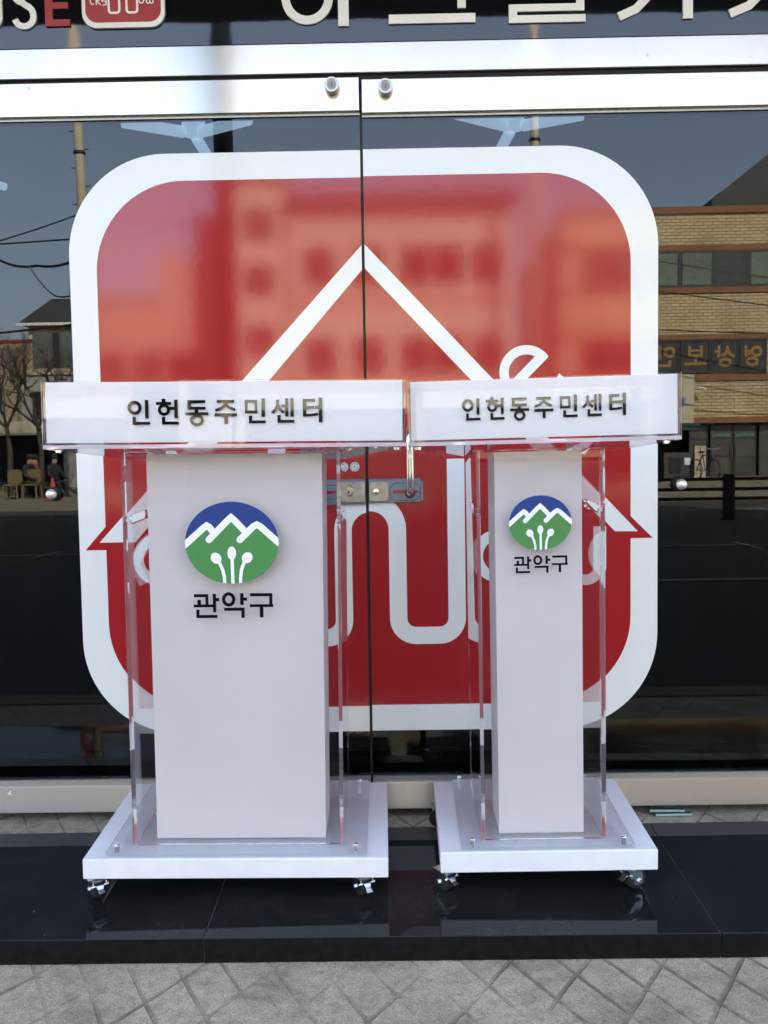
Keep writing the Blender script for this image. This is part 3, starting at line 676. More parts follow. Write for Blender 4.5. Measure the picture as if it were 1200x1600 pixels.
def make_lectern(name, label, P):
    root = tag(empty(name, P['loc']), label, 'lectern', 'clear acrylic lecterns on castors')
    root.rotation_mode = 'QUATERNION'
    yw, pt, rl = P['rot']
    rm = Matrix.Rotation(yw, 4, 'Z') @ Matrix.Rotation(pt, 4, 'X') @ Matrix.Rotation(rl, 4, 'Y')
    root.rotation_quaternion = rm.to_quaternion()
    W, D, T = P['W'], P['D'], P['T']
    bm = bmesh.new(); box(bm, -W/2, W/2, 0, D, 0, T); bev(bm, .0022, 2); obj('base_board', bm, M_base, root)
    pw = P['pw']; zt = T-.0006+.008
    bm = bmesh.new(); prism(bm, [(x, y) for x, y in rrect(-pw, pw, .009, D-.003, .006, 4)], 0, .008)
    for v in bm.verts: x, y, z = v.co; v.co = (x, z, T-.0006+y)
    obj('base_plate', bm, M_clear_p, root)
    for x, y in P['so']:
        bm = bmesh.new(); lathe(bm, [(.0001, zt+.0002), (.0062, zt+.0002), (.0062, zt+.0165), (.0056, zt+.0175), (.0001, zt+.0178)], 24, 'z', (x, y, 0)); obj('standoff', bm, M_chrome, root)
    # clear U column
    cw, xc, yc, yr = P['cw'], P['xc'], P['yc'], P['yr']; z0 = zt+.0003
    ztop = lambda y: P['ct'] - P['cs']*(y-yc)
    bm = bmesh.new(); a, b = xc-cw, xc+cw
    hexa(bm, [(a, yc, z0), (b, yc, z0), (b, yc+.0085, z0), (a, yc+.0085, z0), (a, yc, ztop(yc)), (b, yc, ztop(yc)), (b, yc+.0085, ztop(yc+.0085)), (a, yc+.0085, ztop(yc+.0085))])
    ys = yc+.0088
    for x0, x1 in ((a, a+.0085), (b-.0085, b)):
        slot_panel(bm, x0, x1, ys, yr, z0, ztop(ys), ztop(yr), (yc+.04, yc+.19, P['sz'], P['sz']+.021))
    for v in bm.verts: pass
    bev_e = [e for e in bm.edges if e.calc_length() > .3]
    bmesh.ops.recalc_face_normals(bm, faces=bm.faces[:])
    for f in bm.faces:
        c = f.calc_center_median()
        if c.z > z0+.01 and ((abs(f.normal.x) > .9 and c.y < yc+.0087 and f.calc_area() > .003) or (f.normal.y < -.9 and abs(c.y-ys) < .0004 and f.calc_area() > .003)): f.material_index = 1
    obj('clear_column', bm, [M_clear, M_colside], root)
    # frosted inner box
    fw, fx, yf, fd = P['fw'], P['fx'], P['yf'], P['fd']
    bm = bmesh.new(); t = .005
    a, b = fx-fw, fx+fw
    def wallb(x0, x1, y0, y1): hexa(bm, [(x0,y0,z0), (x1,y0,z0), (x1,y1,z0), (x0,y1,z0), (x0,y0,ztop(y0)-.001), (x1,y0,ztop(y0)-.001), (x1,y1,ztop(y1)-.001), (x0,y1,ztop(y1)-.001)])
    wallb(a, b, yf, yf+t); wallb(a, a+t, yf+t+.0002, yf+fd); wallb(b-t, b, yf+t+.0002, yf+fd)
    obj('frosted_box', bm, M_frost, root)
    # emblem and district name on the clear front panel
    ex, ez, rx, rz = P['emb']; yl = yc-.0004
    em = None
    sc = lambda px, py: (ex+(px-537)/350*rx, ez-(py-470)/307*rz)
    ctr = [sc(*p) for p in ((187,480), (345,345), (395,395), (535,282), (650,397), (725,335), (887,480))]
    el = ellipse(ex, ez, rx, rz, 96)
    bm = bmesh.new(); prism(bm, el, yl, yl+.0003); em = obj('emblem', bm, M_green, root); em['label'] = 'oval green and blue mountain emblem'
    top = [p for p in el if 0 <= el.index(p) <= 48]
    bm = bmesh.new(); prism(bm, [p for p in el if p[1] >= ctr[0][1]-.0001][:] + ctr[1:-1], yl-.0003, yl-.0001) if False else prism(bm, [p for p in top if p[1] >= ez-.03*rz] + ctr[1:-1], yl-.0003, yl-.0001); obj('emblem_sky', bm, M_blue, em)
    bm = bmesh.new(); wd = 50/350*rx; y0 = yl-.0007; y1 = yl-.0005; e = .00006
    k = .0
    L1 = [sc(*p) for p in ((176,492), (325,360), (352,341), (372,352), (398,388))]
    L2 = [sc(*p) for p in ((366,446), (505,306), (535,280), (562,304), (640,388))]
    L3 = [sc(*p) for p in ((598,447), (700,348), (727,335), (752,348), (898,480))]
    for i, L in enumerate((L1, L2, L3)):
        stroke(bm, L, wd, y0-i*e, y1-i*e)
    for p in ((366,446), (598,447)): q = sc(*p); prism(bm, ellipse(q[0], q[1], wd/2, wd/2, 20), y0+.00004, y1+.00004)
    for (px, py, a_r, b_r, ro_) in ((417,585,38,44,.6), (535,548,33,50,0), (650,582,38,44,-.6)):
        q = sc(px, py); prism(bm, ellipse(q[0], q[1], a_r/350*rx, b_r/307*rz, 24, ro_), y0, y1)
    for L in (((436,605), (464,670), (477,730), (478,776)), ((537,590), (540,778)), ((632,605), (606,670), (598,730), (597,776))):
        stroke(bm, [sc(*p) for p in L], 25/350*rx, y0-e, y1-e)
    # trim to the oval outline
    for i in range(0, 96, 3):
        p = el[i]; n_ = Vector(((p[0]-ex)/rx**2, 0, (p[1]-ez)/rz**2)).normalized()
        bmesh.ops.bisect_plane(bm, geom=bm.verts[:]+bm.edges[:]+bm.faces[:], plane_co=(p[0], 0, p[1]), plane_no=n_, clear_outer=True)
    obj('emblem_lines', bm, M_lwhite, em)
    bm = bmesh.new(); glyphs(bm, DISTRICT, (252, 852, 842, 1025), P['dt'], yl, .0003); o = obj('district_lettering', bm, M_black, root)
    o['label'] = 'black letters 관악구'
    # casters
    for i, (x, y, rz_, br) in enumerate(P['cast']):
        c = empty('caster', (x, y, 0), parent=root) if False else None
        bm = bmesh.new(); box(bm, -.020, .020, -.017, .017, -.0025, -.0002)
        c = obj('caster', bm, M_zinc, root, loc=(x, y if y > .2 else y-.006, 0), rot=(0, 0, rz_)); c.scale = (1.28, 1.12, 1)
        for sx_ in (-.015, .015):
            for sy_ in (-.012, .012): bm = bmesh.new(); cyl(bm, (sx_, sy_, -.0050), (sx_, sy_, -.0026), .0028, 6); obj('plate_nut', bm, M_zinc, c)
        bm = bmesh.new(); lathe(bm, [(.001, -.0100), (.0135, -.0100), (.0150, -.0075), (.0150, -.0045), (.0120, -.0027), (.001, -.0027)], 28, 'z'); obj('swivel_ring', bm, M_zinc, c)
        bm = bmesh.new()
        for s_ in (-1, 1):
            pp = [(-.0145, -.0105), (.0135, -.0105), (.0185, -.026), (.0160, -.0385), (.0095, -.0415), (.0035, -.0375), (-.0060, -.0260), (-.0165, -.0200)]
            A = [bm.verts.new((s_*.0105, p[0], p[1])) for p in pp]; B_ = [bm.verts.new((s_*.0122, p[0], p[1])) for p in pp]
            bm.faces.new(A); bm.faces.new(B_[::-1])
            for k in range(8): bm.faces.new((A[k], B_[k], B_[(k+1) % 8], A[(k+1) % 8]))
        box(bm, -.0122, .0122, -.0145, .0135, -.0122, -.0103)
        obj('fork', bm, M_zinc, c)
        bm = bmesh.new(); cyl(bm, (-.0150, .010, -.0345), (.0150, .010, -.0345), .0030, 12)
        for s_ in (-1, 1): cyl(bm, (s_*.0123, .010, -.0345), (s_*.0152, .010, -.0345), .0052, 6)
        obj('axle', bm, M_zinc, c)
        bm = bmesh.new(); lathe(bm, [(.0125,-.0080), (.0205,-.0076), (.0222,-.0045), (.0222,.0045), (.0205,.0076), (.0125,.0080)], 40, 'x', (0, .010, -.0345)); obj('wheel', bm, M_rubber, c, True)
        bm = bmesh.new(); lathe(bm, [(.0001,-.0086), (.0120,-.0084), (.0120,.0084), (.0001,.0086)], 28, 'x', (0, .010, -.0345)); obj('rim', bm, M_zinc, c)
        if br:
            bm = bmesh.new(); rr_ = random.Random(int(x*1000)).uniform(-.003, .003)
            prof = [(-.010, -.0165), (-.017, -.0190), (-.0205, -.0260), (-.0285, -.0320+rr_)]
            for k in range(3):
                (a0, b0), (a1, b1) = prof[k], prof[k+1]; w0 = (.0085, .0070, .0045)[k]; w1 = (.0070, .0045, .0055)[k]
                hexa(bm, [(-w0,a0,b0), (w0,a0,b0), (w1,a1,b1), (-w1,a1,b1), (-w0,a0+.0006,b0+.0016), (w0,a0+.0006,b0+.0016), (w1,a1-.0006,b1+.0016), (-w1,a1-.0006,b1+.0016)])
            obj('brake_lever', bm, M_zinc, c)
            bm = bmesh.new(); cyl(bm, (-.0145,-.0125,-.0200), (.0145,-.0125,-.0200), .0024, 8); lathe(bm, [(.001,.0124), (.0042,.0124), (.0042,.0155), (.001,.0155)], 6, 'x', (0, -.0125, -.0200)); obj('brake_pin', bm, M_zinc, c)
    # header box
    hl, (hy, hp, hr), HW, HH, rw = P['hloc'], P['hrot'], P['HW'], P['HH'], P['rw']
    hm = Matrix.Translation(Vector(hl)) @ Matrix.Rotation(hy, 4, 'Z') @ Matrix.Rotation(hp, 4, 'X') @ Matrix.Rotation(hr, 4, 'Y')
    rootm = Matrix.Translation(Vector(P['loc'])) @ rm
    loc_m = rootm.inverted() @ hm
    bm = bmesh.new(); g_ = .0004
    h2 = HW/2; dd = .30; sl_ = -.0256/.3
    hexa(bm, [(-h2, 0, 0), (h2, 0, 0), (rw, dd, sl_*dd), (-rw, dd, sl_*dd), (-h2, 0, .008), (h2, 0, .008), (rw, dd, sl_*dd+.008), (-rw, dd, sl_*dd+.008)])          # tray floor
    box(bm, -h2, h2, 0, .0048, .008+g_, HH)                                                                                   # front
    for s in (-1, 1):                                                                                                   # sides
        xa, xb = s*h2, s*(h2-.008); xr, xq = s*rw, s*(rw-.008)
        y0_, y1_ = .005+g_, dd
        tx = lambda xo, xi, y: xo+(xi-xo)*y/dd
        zb = lambda y: sl_*y+.008+g_; ztp = lambda y: HH-.001+(sl_*dd+.035-HH)*y/dd
        q = []
        for ztf in (zb, ztp):
            q += [(tx(xa, xr, y0_), y0_, ztf(y0_)), (tx(xb, xq, y0_), y0_, ztf(y0_)), (tx(xb, xq, y1_), y1_, ztf(y1_)), (tx(xa, xr, y1_), y1_, ztf(y1_))]
        hexa(bm, q)
    bmesh.ops.recalc_face_normals(bm, faces=bm.faces[:])
    for f in bm.faces:
        c = f.calc_center_median()
        if c.y < .0049 and c.z > .0083: f.material_index = 3
        if (f.normal.y < -.9 and c.z < .008) or (abs(f.normal.x) > .95 and c.y < .004): f.material_index = 1
        if abs(c.x) > rw-.02 and .006 < c.y and c.z > .0084+sl_*c.y and abs(c.x) > (h2-.0085) + (rw-h2)*c.y/dd - .0001: f.material_index = 2
    hd = obj('header_box', bm, [M_clear, M_edge, M_side, M_clear_p], root)
    hd.matrix_local = loc_m; hd['label'] = 'clear header box with white front reading 인헌동주민센터'
    bm = bmesh.new(); box(bm, -h2+.0075, h2-.0075, .0042, .0084, .0125, HH-.003); obj('white_panel', bm, M_white, hd)
    # sloping reading board
    ztr = sl_*dd+.035
    bm = bmesh.new(); a_x = h2-.012; r_x = rw-.012
    yA, yB = .012, dd-.002
    zf = HH-.008; zr = ztr-.010
    hexa(bm, [(-a_x, yA, zf-.005), (a_x, yA, zf-.005), (r_x, yB, zr-.005), (-r_x, yB, zr-.005), (-a_x, yA, zf), (a_x, yA, zf), (r_x, yB, zr), (-r_x, yB, zr)])
    obj('reading_board', bm, M_clear, hd)
    bm = bmesh.new(); glyphs(bm, HEADER, (33, 45, 1134, 200), P['ht'], -.0006, .0005); o = obj('header_lettering', bm, M_blackletter, hd)
    for x in P['bolts']:
        bm = bmesh.new(); lathe(bm, [(.0001,-.0085), (.0066,-.0085), (.0070,-.0070), (.0070,-.0045), (.0085,-.0042), (.0085,-.0022), (.0001,-.0020)], 20, 'z', (x, .02, 0)); obj('bolt', bm, M_chrome, hd)
    return root

make_lectern('acrylic_lectern', 'wider clear acrylic lectern on the left with a broad frosted column and mountain emblem', dict(
    loc=(-.3601, -.6245, .115), rot=(.0103, .038, .0117), W=.6748, D=.423, T=.0455, pw=.2905,
    so=[(-.265,.0185), (.265,.0185), (.265,.378), (-.265,.378)],
    cw=.238, xc=-.0014, yc=.0523, yr=.3576, ct=.9405, cs=.128, sz=.778, fw=.1935, fx=.001, yf=.088, fd=.16,
    emb=(-.0019, .7412, .1023, .0903), dt=(-.0885, .6300, .0863, .5745),
    cast=[(-.3130, .028, R(35), 1), (.2816, .034, R(28), 1), (-.30, .385, R(200), 0), (.30, .385, R(160), 1)],
    hloc=(-.3515, -.66, 1.0645), hrot=(.0302, 0, .0071), HW=.7632, HH=.1423, rw=.248,
    ht=(-.2025, .1035, .2052, .0465), bolts=(-.3555, .3625)))
make_lectern('acrylic_lectern', 'narrower clear acrylic lectern on the right with a slim frosted column and small emblem', dict(
    loc=(.3345, -.6082, .115), rot=(-.0092, .029, -.0085), W=.4812, D=.409, T=.0472, pw=.193,
    so=[(-.168,.0145), (.168,.0145), (.158,.377), (-.1735,.378)],
    cw=.1402, xc=-.0044, yc=.0424, yr=.3602, ct=.9355, cs=.115, sz=.790, fw=.0965, fx=-.0048, yf=.078, fd=.15,
    emb=(-.0057, .7748, .0683, .0600), dt=(-.064, .7020, .0536, .6640),
    cast=[(-.226, .036, R(38), 1), (.1903-.002, .034, R(-62), 1), (-.222, .372, R(125), 1), (.20, .375, R(10), 0)],
    hloc=(.3192, -.65, 1.0639), hrot=(-.0761, 0, -.0095), HW=.5712, HH=.1395, rw=.157,
    ht=(-.1690, .1000, .1718, .0488), bolts=(-.2655, .2590)))

# glass offcuts under the right door
M_cut = mat('green_glass_offcut', (.02, .10, .075), .12); M_cute = mat('offcut_edge_pale', (.48, .56, .52), .3)
for k, (x, y, z, rz, L, lab) in enumerate(((.790, -.028, .002, .03, .105, 'longer pale green glass strip lying on the paving under the right door rail'), (.775, -.016, .0095, -.03, .10, 'shorter green glass strip resting on top of the longer one under the rail'))):
    bm = bmesh.new(); box(bm, -L/2, L/2, -.008, .008, 0, .0065); bev(bm, .0008, 1)
    bmesh.ops.recalc_face_normals(bm, faces=bm.faces[:])
    for f in bm.faces: f.material_index = 1 if f.normal.y < -.5 else 0
    o = obj('glass_strip', bm, [M_cut, M_cute], loc=(x, y, z), rot=(0, 0, rz)); tag(o, lab, 'glass strip', 'glass offcuts under the right door')

# ================================================================== ACROSS THE STREET (seen mirrored in the glass)
def brick(name, c1, c2, mortar, sc, bw=.42, rh=.14):
    m = mat(name, c1, .85); gm = nd(m, 'ShaderNodeNewGeometry'); sp = nd(m, 'ShaderNodeSeparateXYZ'); ln(m, gm.outputs['Position'], sp.inputs[0])
    cb = nd(m, 'ShaderNodeCombineXYZ'); ln(m, math_(m, 'ADD', sp.outputs[0], sp.outputs[1]), cb.inputs[0]); ln(m, sp.outputs[2], cb.inputs[1])
    b = nd(m, 'ShaderNodeTexBrick'); ln(m, cb.outputs[0], b.inputs['Vector']); b.inputs['Scale'].default_value = sc
    b.inputs['Color1'].default_value = (*c1, 1); b.inputs['Color2'].default_value = (*c2, 1); b.inputs['Mortar'].default_value = (*mortar, 1)
    b.inputs['Mortar Size'].default_value = .012; b.inputs['Brick Width'].default_value = bw; b.inputs['Row Height'].default_value = rh
    n = ramp(m, noise(m, gm.outputs['Position'], 1.1, 5), [(.3, g(.82)), (.7, g(1.08))])
    ln(m, mult(m, 1.0, b.outputs[0], n), pin(m, 'Base Color')); return m
M_ybrick = brick('yellow_brick', (.60,.47,.27), (.50,.385,.215), (.14,.11,.06), 1.0, .30, .105)
M_band = brick('brown_brick_band', (.27,.135,.06), (.22,.105,.05), (.12,.07,.04), 2.4)
M_rbrick = brick('red_brick', (.30,.07,.04), (.22,.05,.03), (.25,.2,.16), 2.0)
M_frame = mat('dark_window_frame', (.02,.022,.024), .4)
M_blind = varied('pale_blind', (.80,.90,.68), .6, 1.02, .6)
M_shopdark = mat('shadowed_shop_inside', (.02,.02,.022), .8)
M_cream = varied('cream_render', (.52,.46,.34), .85, 1.05, .8)
M_peach = varied('peach_render', (.46,.31,.20), .9, 1.05, .8)
M_grey = varied('grey_render', (.3,.3,.28), .85, 1.1, .6)
M_tarp = varied('grey_tarpaulin', (.12,.13,.12), .6, 1.2, 1.2)
M_roof = varied('dark_shingle', (.035,.037,.035), .7, 1.2, 3)
FY = -27.4
def building(name, label, cat='building'): return tag(empty(name, (0, FY, 0)), label, cat)
def part(name, m, par, *bxs):
    bm = bmesh.new()
    for q in bxs: box(bm, *q)
    return obj(name, bm, m, par)
def window(par, x0, x1, z0, z1, glassm=None, back=M_blind, n=1):
    f = part('window', M_frame, par, (x0, x1, .0, .04, z0, z0+.07), (x0, x1, .0, .04, z1-.07, z1), (x0, x0+.07, 0, .04, z0+.07, z1-.07), (x1-.07, x1, 0, .04, z0+.07, z1-.07))
    part('pane', glassm or M_far_pane, f, (x0+.07, x1-.07, .012, .02, z0+.07, z1-.07))
    part('blind', back, f, (x0+.071, x1-.071, -.006, .006, z0+.071, z1-.071))
    return f
# brick commercial building on the right
B = building('brick_building', 'three storey yellow brick building with brown bands and a painted letter sign, mirrored at right')
part('wall', M_ybrick, B, (5.6, 19.0, -9, -.01, 2.24, 8.88), (5.6, 6.2, -9, -.01, 0, 2.24), (18.4, 19, -9, -.01, 0, 2.24))
part('brick_band', M_band, B, (5.58, 19.02, -.009, .05, 8.885, 9.1), (5.58, 19.02, -.009, .04, 7.68, 7.88), (5.58, 19.02, -.009, .04, 6.31, 6.5), (5.58, 19.02, -.009, .04, 4.80, 4.97), (5.58, 19.02, -.009, .04, 3.44, 3.65), (9.9, 19.02, -.009, .04, 2.04, 2.24))
x = 6.4; wd = [1.05, .65, 1.45, 1.12, 1.12, 1.3, 1.45, 1.1, 1.1, 1.3, 1.2]
for i, w_ in enumerate(wd):
    window(B, x, x+w_-.02, 6.505, 7.675, back=M_blind if i % 5 != 4 else M_shopdark); x += w_
M_signpanel = varied('grimy_window_sign', (.035,.034,.03), .7, 1.3, 3); M_signch = varied('faded_tan_letter', (.30,.17,.05), .8, 1.1, 6)
sx = [8.56, 9.549, 10.561, 11.509, 12.42]
SG = [  # y-down tracing sheet per letter, 0-100
 [('O',36,34,27,24,13),('B',64,26,84,36),('B',64,40,84,50),('B',80,6,92,58),('O',56,76,30,20,12)],          # 영
 [('L',[(40,8),(40,26),(30,42),(10,54)],13),('L',[(40,26),(50,42),(64,52)],13),('B',72,6,84,58),('B',84,26,98,38),('O',50,78,30,19,12)],   # 상
 [('B',20,6,32,50),('B',68,6,80,50),('B',20,22,80,32),('B',20,42,80,54),('B',44,54,56,76),('B',6,76,94,88)],   # 보
 [('O',32,32,25,24,13),('B',68,4,80,64),('B',80,26,94,36),('B',24,66,37,94),('B',24,82,86,94)]]              # 안
for i in range(4):
    # facing the street (+y), so read order runs from high x to low x
    x0, x1 = sx[i], sx[i+1]
    f = part('window', M_frame, B, (x0+.02, x1-.02, 0, .04, 3.70, 3.76), (x0+.02, x1-.02, 0, .04, 4.73, 4.78), (x0+.02, x0+.07, 0, .04, 3.76, 4.73), (x1-.07, x1-.02, 0, .04, 3.76, 4.73))
    part('sign_panel', M_signpanel, f, (x0+.071, x1-.071, .0, .02, 3.761, 4.729))
    bm = bmesh.new(); wch = (x1-x0)-.2
    glyphs(bm, SG[3-i], (0, 0, 100, 100), (-wch/2, .39, wch/2, -.39), 0, .01, .002)
    o = obj('sign_letter', bm, M_signch, f); o.location = ((x0+x1)/2, .03, 4.25); o.rotation_euler = (0, 0, math.pi)
for i in range(4):
    x0 = 12.5+i*1.45; window(B, x0, x0+1.4, 3.70, 4.78, back=M_shopdark)
for x0 in (6.3, 7.4): window(B, x0, x0+1.05, 3.70, 4.78, back=M_shopdark)
part('shop_recess', M_shopdark, B, (6.2, 18.4, -1.2, -1.1, .2, 2.24))
part('awning', varied('dark_green_awning', (.012,.04,.03), .8, 1.2, 3), B, (6.2, 10.0, -.0, .7, 1.80, 2.03))
M_doorg = varied('dim_shop_door_glass', (.07,.07,.058), .6, 1.4, .9, .3, 0)
for x0, x1 in ((9.95, 10.58), (10.66, 11.42), (11.44, 12.20), (12.28, 13.0), (13.1, 14.4), (14.5, 16)):
    f = part('shop_door', M_frame, B, (x0, x1, -.3, -.26, .24, .30), (x0, x1, -.3, -.26, 1.96, 2.03), (x0, x0+.04, -.3, -.26, .30, 1.96), (x1-.04, x1, -.3, -.26, .30, 1.96), (x0+.04, x1-.04, -.29, -.265, 1.52, 1.55))
    part('pane', M_doorg, f, (x0+.04, x1-.04, -.29, -.28, .30, 1.519), (x0+.04, x1-.04, -.29, -.28, 1.551, 1.96))
part('door_header', M_frame, B, (9.95, 18.3, -.32, -.2, 2.03, 2.235))
bm = bmesh.new()
for cx in (11.0, 11.8):
    for k in range(5):
        xx = cx-.28+k*.12; h_ = .05+.03*((k*7) % 3)
        stroke(bm, [(xx, 1.60), (xx+.03, 1.60+h_), (xx+.07, 1.61), (xx+.09, 1.60+h_*1.3)], .022, -.262+k*.0005, -.258+k*.0005)
obj('door_lettering', bm, mat('mint_letters', (.10,.30,.22), .6), B)
bm = bmesh.new()
for xx in (11.36, 11.50): tube(bm, [(xx, -.23, .75), (xx, -.2, .78), (xx, -.2, 1.4), (xx, -.23, 1.43)], .018, 8)
obj('door_handle', bm, M_zinc, B)
bm = bmesh.new(); cyl(bm, (11.3, 5e-3, 1.72), (11.3, 1e-2, 1.72), .001, 8); bm.free()
part('roof_structure', varied('black_metal_roof', (.02,.022,.022), .8, 1.2, 2), B, (11.4, 18.8, -8, -1.5, 9.105, 10.0))
bm = bmesh.new(); hexa(bm, [(10.8,-6,9.11), (10.8,-.6,9.11), (19,-.6,9.11), (19,-6,9.11), (10.8,-6,9.5), (10.8,-.6,9.5), (14.0,-.6,12.0), (14.0,-6,12.0)]); obj('pitched_roof', bm, M_roof, B)
s_ = tag(empty('hanging_sign', (9.6, FY+.06, 2.05)), 'pale projecting signboard with a blue patch hanging on the brick building', 'sign')
part('board', M_cream, s_, (-.25, .37, 0, .1, 0, 1.6)); part('blue_patch', mat('sign_blue', (.06,.18,.28), .5), s_, (-.22, .06, .1005, .103, .55, .85)); part('green_patch', mat('sign_green', (.32,.42,.15), .5), s_, (-.22, .02, .1005, .103, 1.0, 1.25))
c_ = tag(empty('security_camera', (10.1, FY+.02, 3.2)), 'small white security camera on the brick wall under the letter sign', 'camera')
bm = bmesh.new(); cyl(bm, (0,.2,0), (.2,.35,-.06), .045, 12); obj('camera_body', bm, M_lwhite, c_); bm = bmesh.new(); cyl(bm, (-.06,0,.03), (0,.2,0), .02, 8); obj('bracket', bm, M_lwhite, c_)
# goods in front of the shop
t = tag(empty('storage_cabinet', (9.1, FY+1.0, .235)), 'dark cabinet with a pale paper note standing outside the brick shop', 'cabinet')
part('cabinet_body', mat('cabinet_dark', (.05,.05,.045), .5), t, (-.45, .45, -.3, .3, 0, .85)); part('cabinet_door', M_shopdark, t, (-.3, .1, .3005, .32, .2, .7)); part('paper_note', M_lwhite, t, (.2, .38, .3005, .306, .45, .68))
t = tag(empty('carton', (9.9, FY+.9, .24)), 'upright tan carton leaning by the shop door behind the bicycle', 'carton')
part('carton_body', M_cream, t, (-.18, .18, -.1, .1, 0, 1.05)); part('tape', mat('tape', (.2,.13,.06), .5), t, (-.02, .02, .1005, .102, .02, 1.03))
# bicycle
def bicycle(x, y, z):
    t = tag(empty('bicycle', (x, y, z), (0, 0, R(78))), 'dark bicycle parked beside the shop door of the brick building', 'bicycle')
    for xx in (-.5, .5):
        bm = bmesh.new(); tube(bm, [(xx+.32*math.cos(R(a)), 0, .33+.32*math.sin(R(a))) for a in range(0, 361, 15)], .02, 6)
        for k in range(6): a = R(k*30); tube(bm, [(xx-.31*math.cos(a), 0, .33-.31*math.sin(a)), (xx+.31*math.cos(a), 0, .33+.31*math.sin(a))], .003, 4)
        obj('wheel', bm, M_dark, t)
    bm = bmesh.new()
    for a, b in (((-.5,0,.33), (-.15,0,.78)), ((-.5,0,.33), (0,0,.3)), ((0,0,.3), (-.17,0,.85)), ((0,0,.3), (.38,0,.75)), ((-.15,0,.78), (.38,0,.8)), ((.5,0,.33), (.36,0,.95))): tube(bm, [a, b], .018, 6)
    obj('frame', bm, mat('blue_bike_frame', (.03,.06,.12), .4), t)
    bm = bmesh.new(); tube(bm, [(.36,-.28,1.0), (.38,0,.96), (.36,.28,1.0)], .014, 6); obj('handlebar', bm, M_zinc, t)
    bm = bmesh.new(); hexa(bm, [(-.3,-.07,.86), (-.3,.07,.86), (-.05,.03,.86), (-.05,-.03,.86), (-.3,-.07,.91), (-.3,.07,.91), (-.05,.03,.91), (-.05,-.03,.91)]); obj('saddle', bm, M_dark, t)
bicycle(9.75, FY+1.9, .2)

# building in the middle with heavy cornice
B = building('cream_building', 'cream three storey block with a dark cornice mirrored in the middle of the red sticker')
part('wall', M_cream, B, (-3.3, 4.0, -9, -.01, .2, 9.3)); part('cornice', M_roof, B, (-3.4, 4.25, -.3, .45, 9.31, 9.65))
part('storey_band', M_peach, B, (-3.3, 4.0, -.009, .1, 6.2, 6.45), (-3.3, 4.0, -.009, .1, 3.2, 3.5))
for zz in (6.75, 3.8):
    for x0 in (-2.8, -1.2, .35, 1.45, 2.75): window(B, x0, x0+1.0, zz, zz+1.25, back=M_shopdark)
part('shop_recess', M_shopdark, B, (-3.0, 3.8, -.009, .02, .25, 2.6))
part('shop_sign_band', mat('sign_white', (.7,.68,.6), .6), B, (-3.1, 3.9, .021, .18, 2.62, 3.15))
# tall stair tower and dark slab beside it
B = building('stair_tower', 'tall narrow pale tower next to the cream block, mirrored in the sticker')
part('wall', M_cream, B, (-5.1, -3.45, -6, -.01, .2, 10.15)); part('roof_cap', M_roof, B, (-5.2, -3.41, -6.1, .1, 10.16, 10.4))
for zz in (2.5, 4.5, 6.5, 8.3): window(B, -4.75, -3.8, zz, zz+1.0, back=M_shopdark)
B = building('dark_glass_building', 'dark glass fronted slab building left of the pale tower')
part('wall', varied('dark_glass_front', (.02,.02,.024), .7, 1.3, .7, .4), B, (-6.35, -5.25, -6, .3, .2, 9.05)); part('floor_band', M_frame, B, (-6.37, -5.23, .3005, .34, 2.8, 3.0), (-6.37, -5.23, .3005, .34, 5.6, 5.8))
# left low buildings
B = building('orange_building', 'two storey peach rendered building with a stepped roofline')
part('wall', M_peach, B, (-10.3, -6.45, -7, -.01, .2, 6.6), (-7.6, -6.45, -7, -.01, 6.601, 7.8)); part('parapet', M_grey, B, (-10.35, -7.62, -.009, .08, 6.3, 6.65))
for x0 in (-9.7, -8.5, -7.4): window(B, x0, x0+.9, 3.6, 4.7, back=M_shopdark)
part('shop_recess', M_shopdark, B, (-10.0, -6.7, -.009, .02, .25, 2.4)); part('shop_sign_band', mat('sign_white2', (.75,.74,.66), .6), B, (-10.2, -6.6, .021, .16, 2.45, 3.1))
B = building('grey_shop_house', 'grey shop house with tarpaulin, white parapet and stacked brick pillar at far left')
part('wall', M_grey, B, (-14.5, -10.4, -6, -.01, 2.45, 4.0)); part('white_parapet', M_cream, B, (-12.1, -10.4, -.009, .06, 4.001, 4.2))
part('tarpaulin', M_tarp, B, (-12.05, -10.4, -3.2, -.4, 4.21, 5.45)); part('pale_slab', M_cream, B, (-14.5, -10.4, -.009, .5, 2.06, 2.449))
part('shop_recess', M_shopdark, B, (-14.5, -10.4, -1.5, -1.4, .2, 2.06)); part('side_wall', M_grey, B, (-11.0, -10.4, -1.39, -.01, .2, 2.05))
part('brick_pillar', brick('pale_brick', (.38,.32,.2), (.3,.25,.16), (.1,.08,.06), 1.4), B, (-12.75, -12.35, -.009, .35, 2.46, 4.9))
window(B, -11.95, -10.9, 2.55, 3.45, back=M_shopdark); window(B, -14.2, -13.0, 2.9, 4.0, back=M_shopdark)
part('upper_wall', M_peach, B, (-14.5, -12.2, -6, -2, 4.21, 5.35)); part('red_coping', mat('red_coping', (.25,.04,.03), .6), B, (-14.5, -12.15, -6.05, -1.95, 5.351, 5.45))
B = building('gable_house', 'small house with dark hipped roof and red brick chimney behind the tarpaulin')
B.location.y = FY-3.5
part('wall', M_cream, B, (-13.4, -10.9, -4, 0, 4.6, 6.15)); part('chimney', M_rbrick, B, (-12.15, -11.7, -1.5, -.9, 5.0, 7.9), (-12.05, -11.8, -1.4, -1.0, 7.901, 8.5))
bm = bmesh.new(); hexa(bm, [(-13.7,.3,6.2), (-11.0,.3,6.2), (-11.0,-4.3,6.2), (-13.7,-4.3,6.2), (-12.95,-1.2,7.35), (-12.3,-1.2,7.35), (-12.3,-3,7.35), (-12.95,-3,7.35)]); obj('roof', bm, M_roof, B)
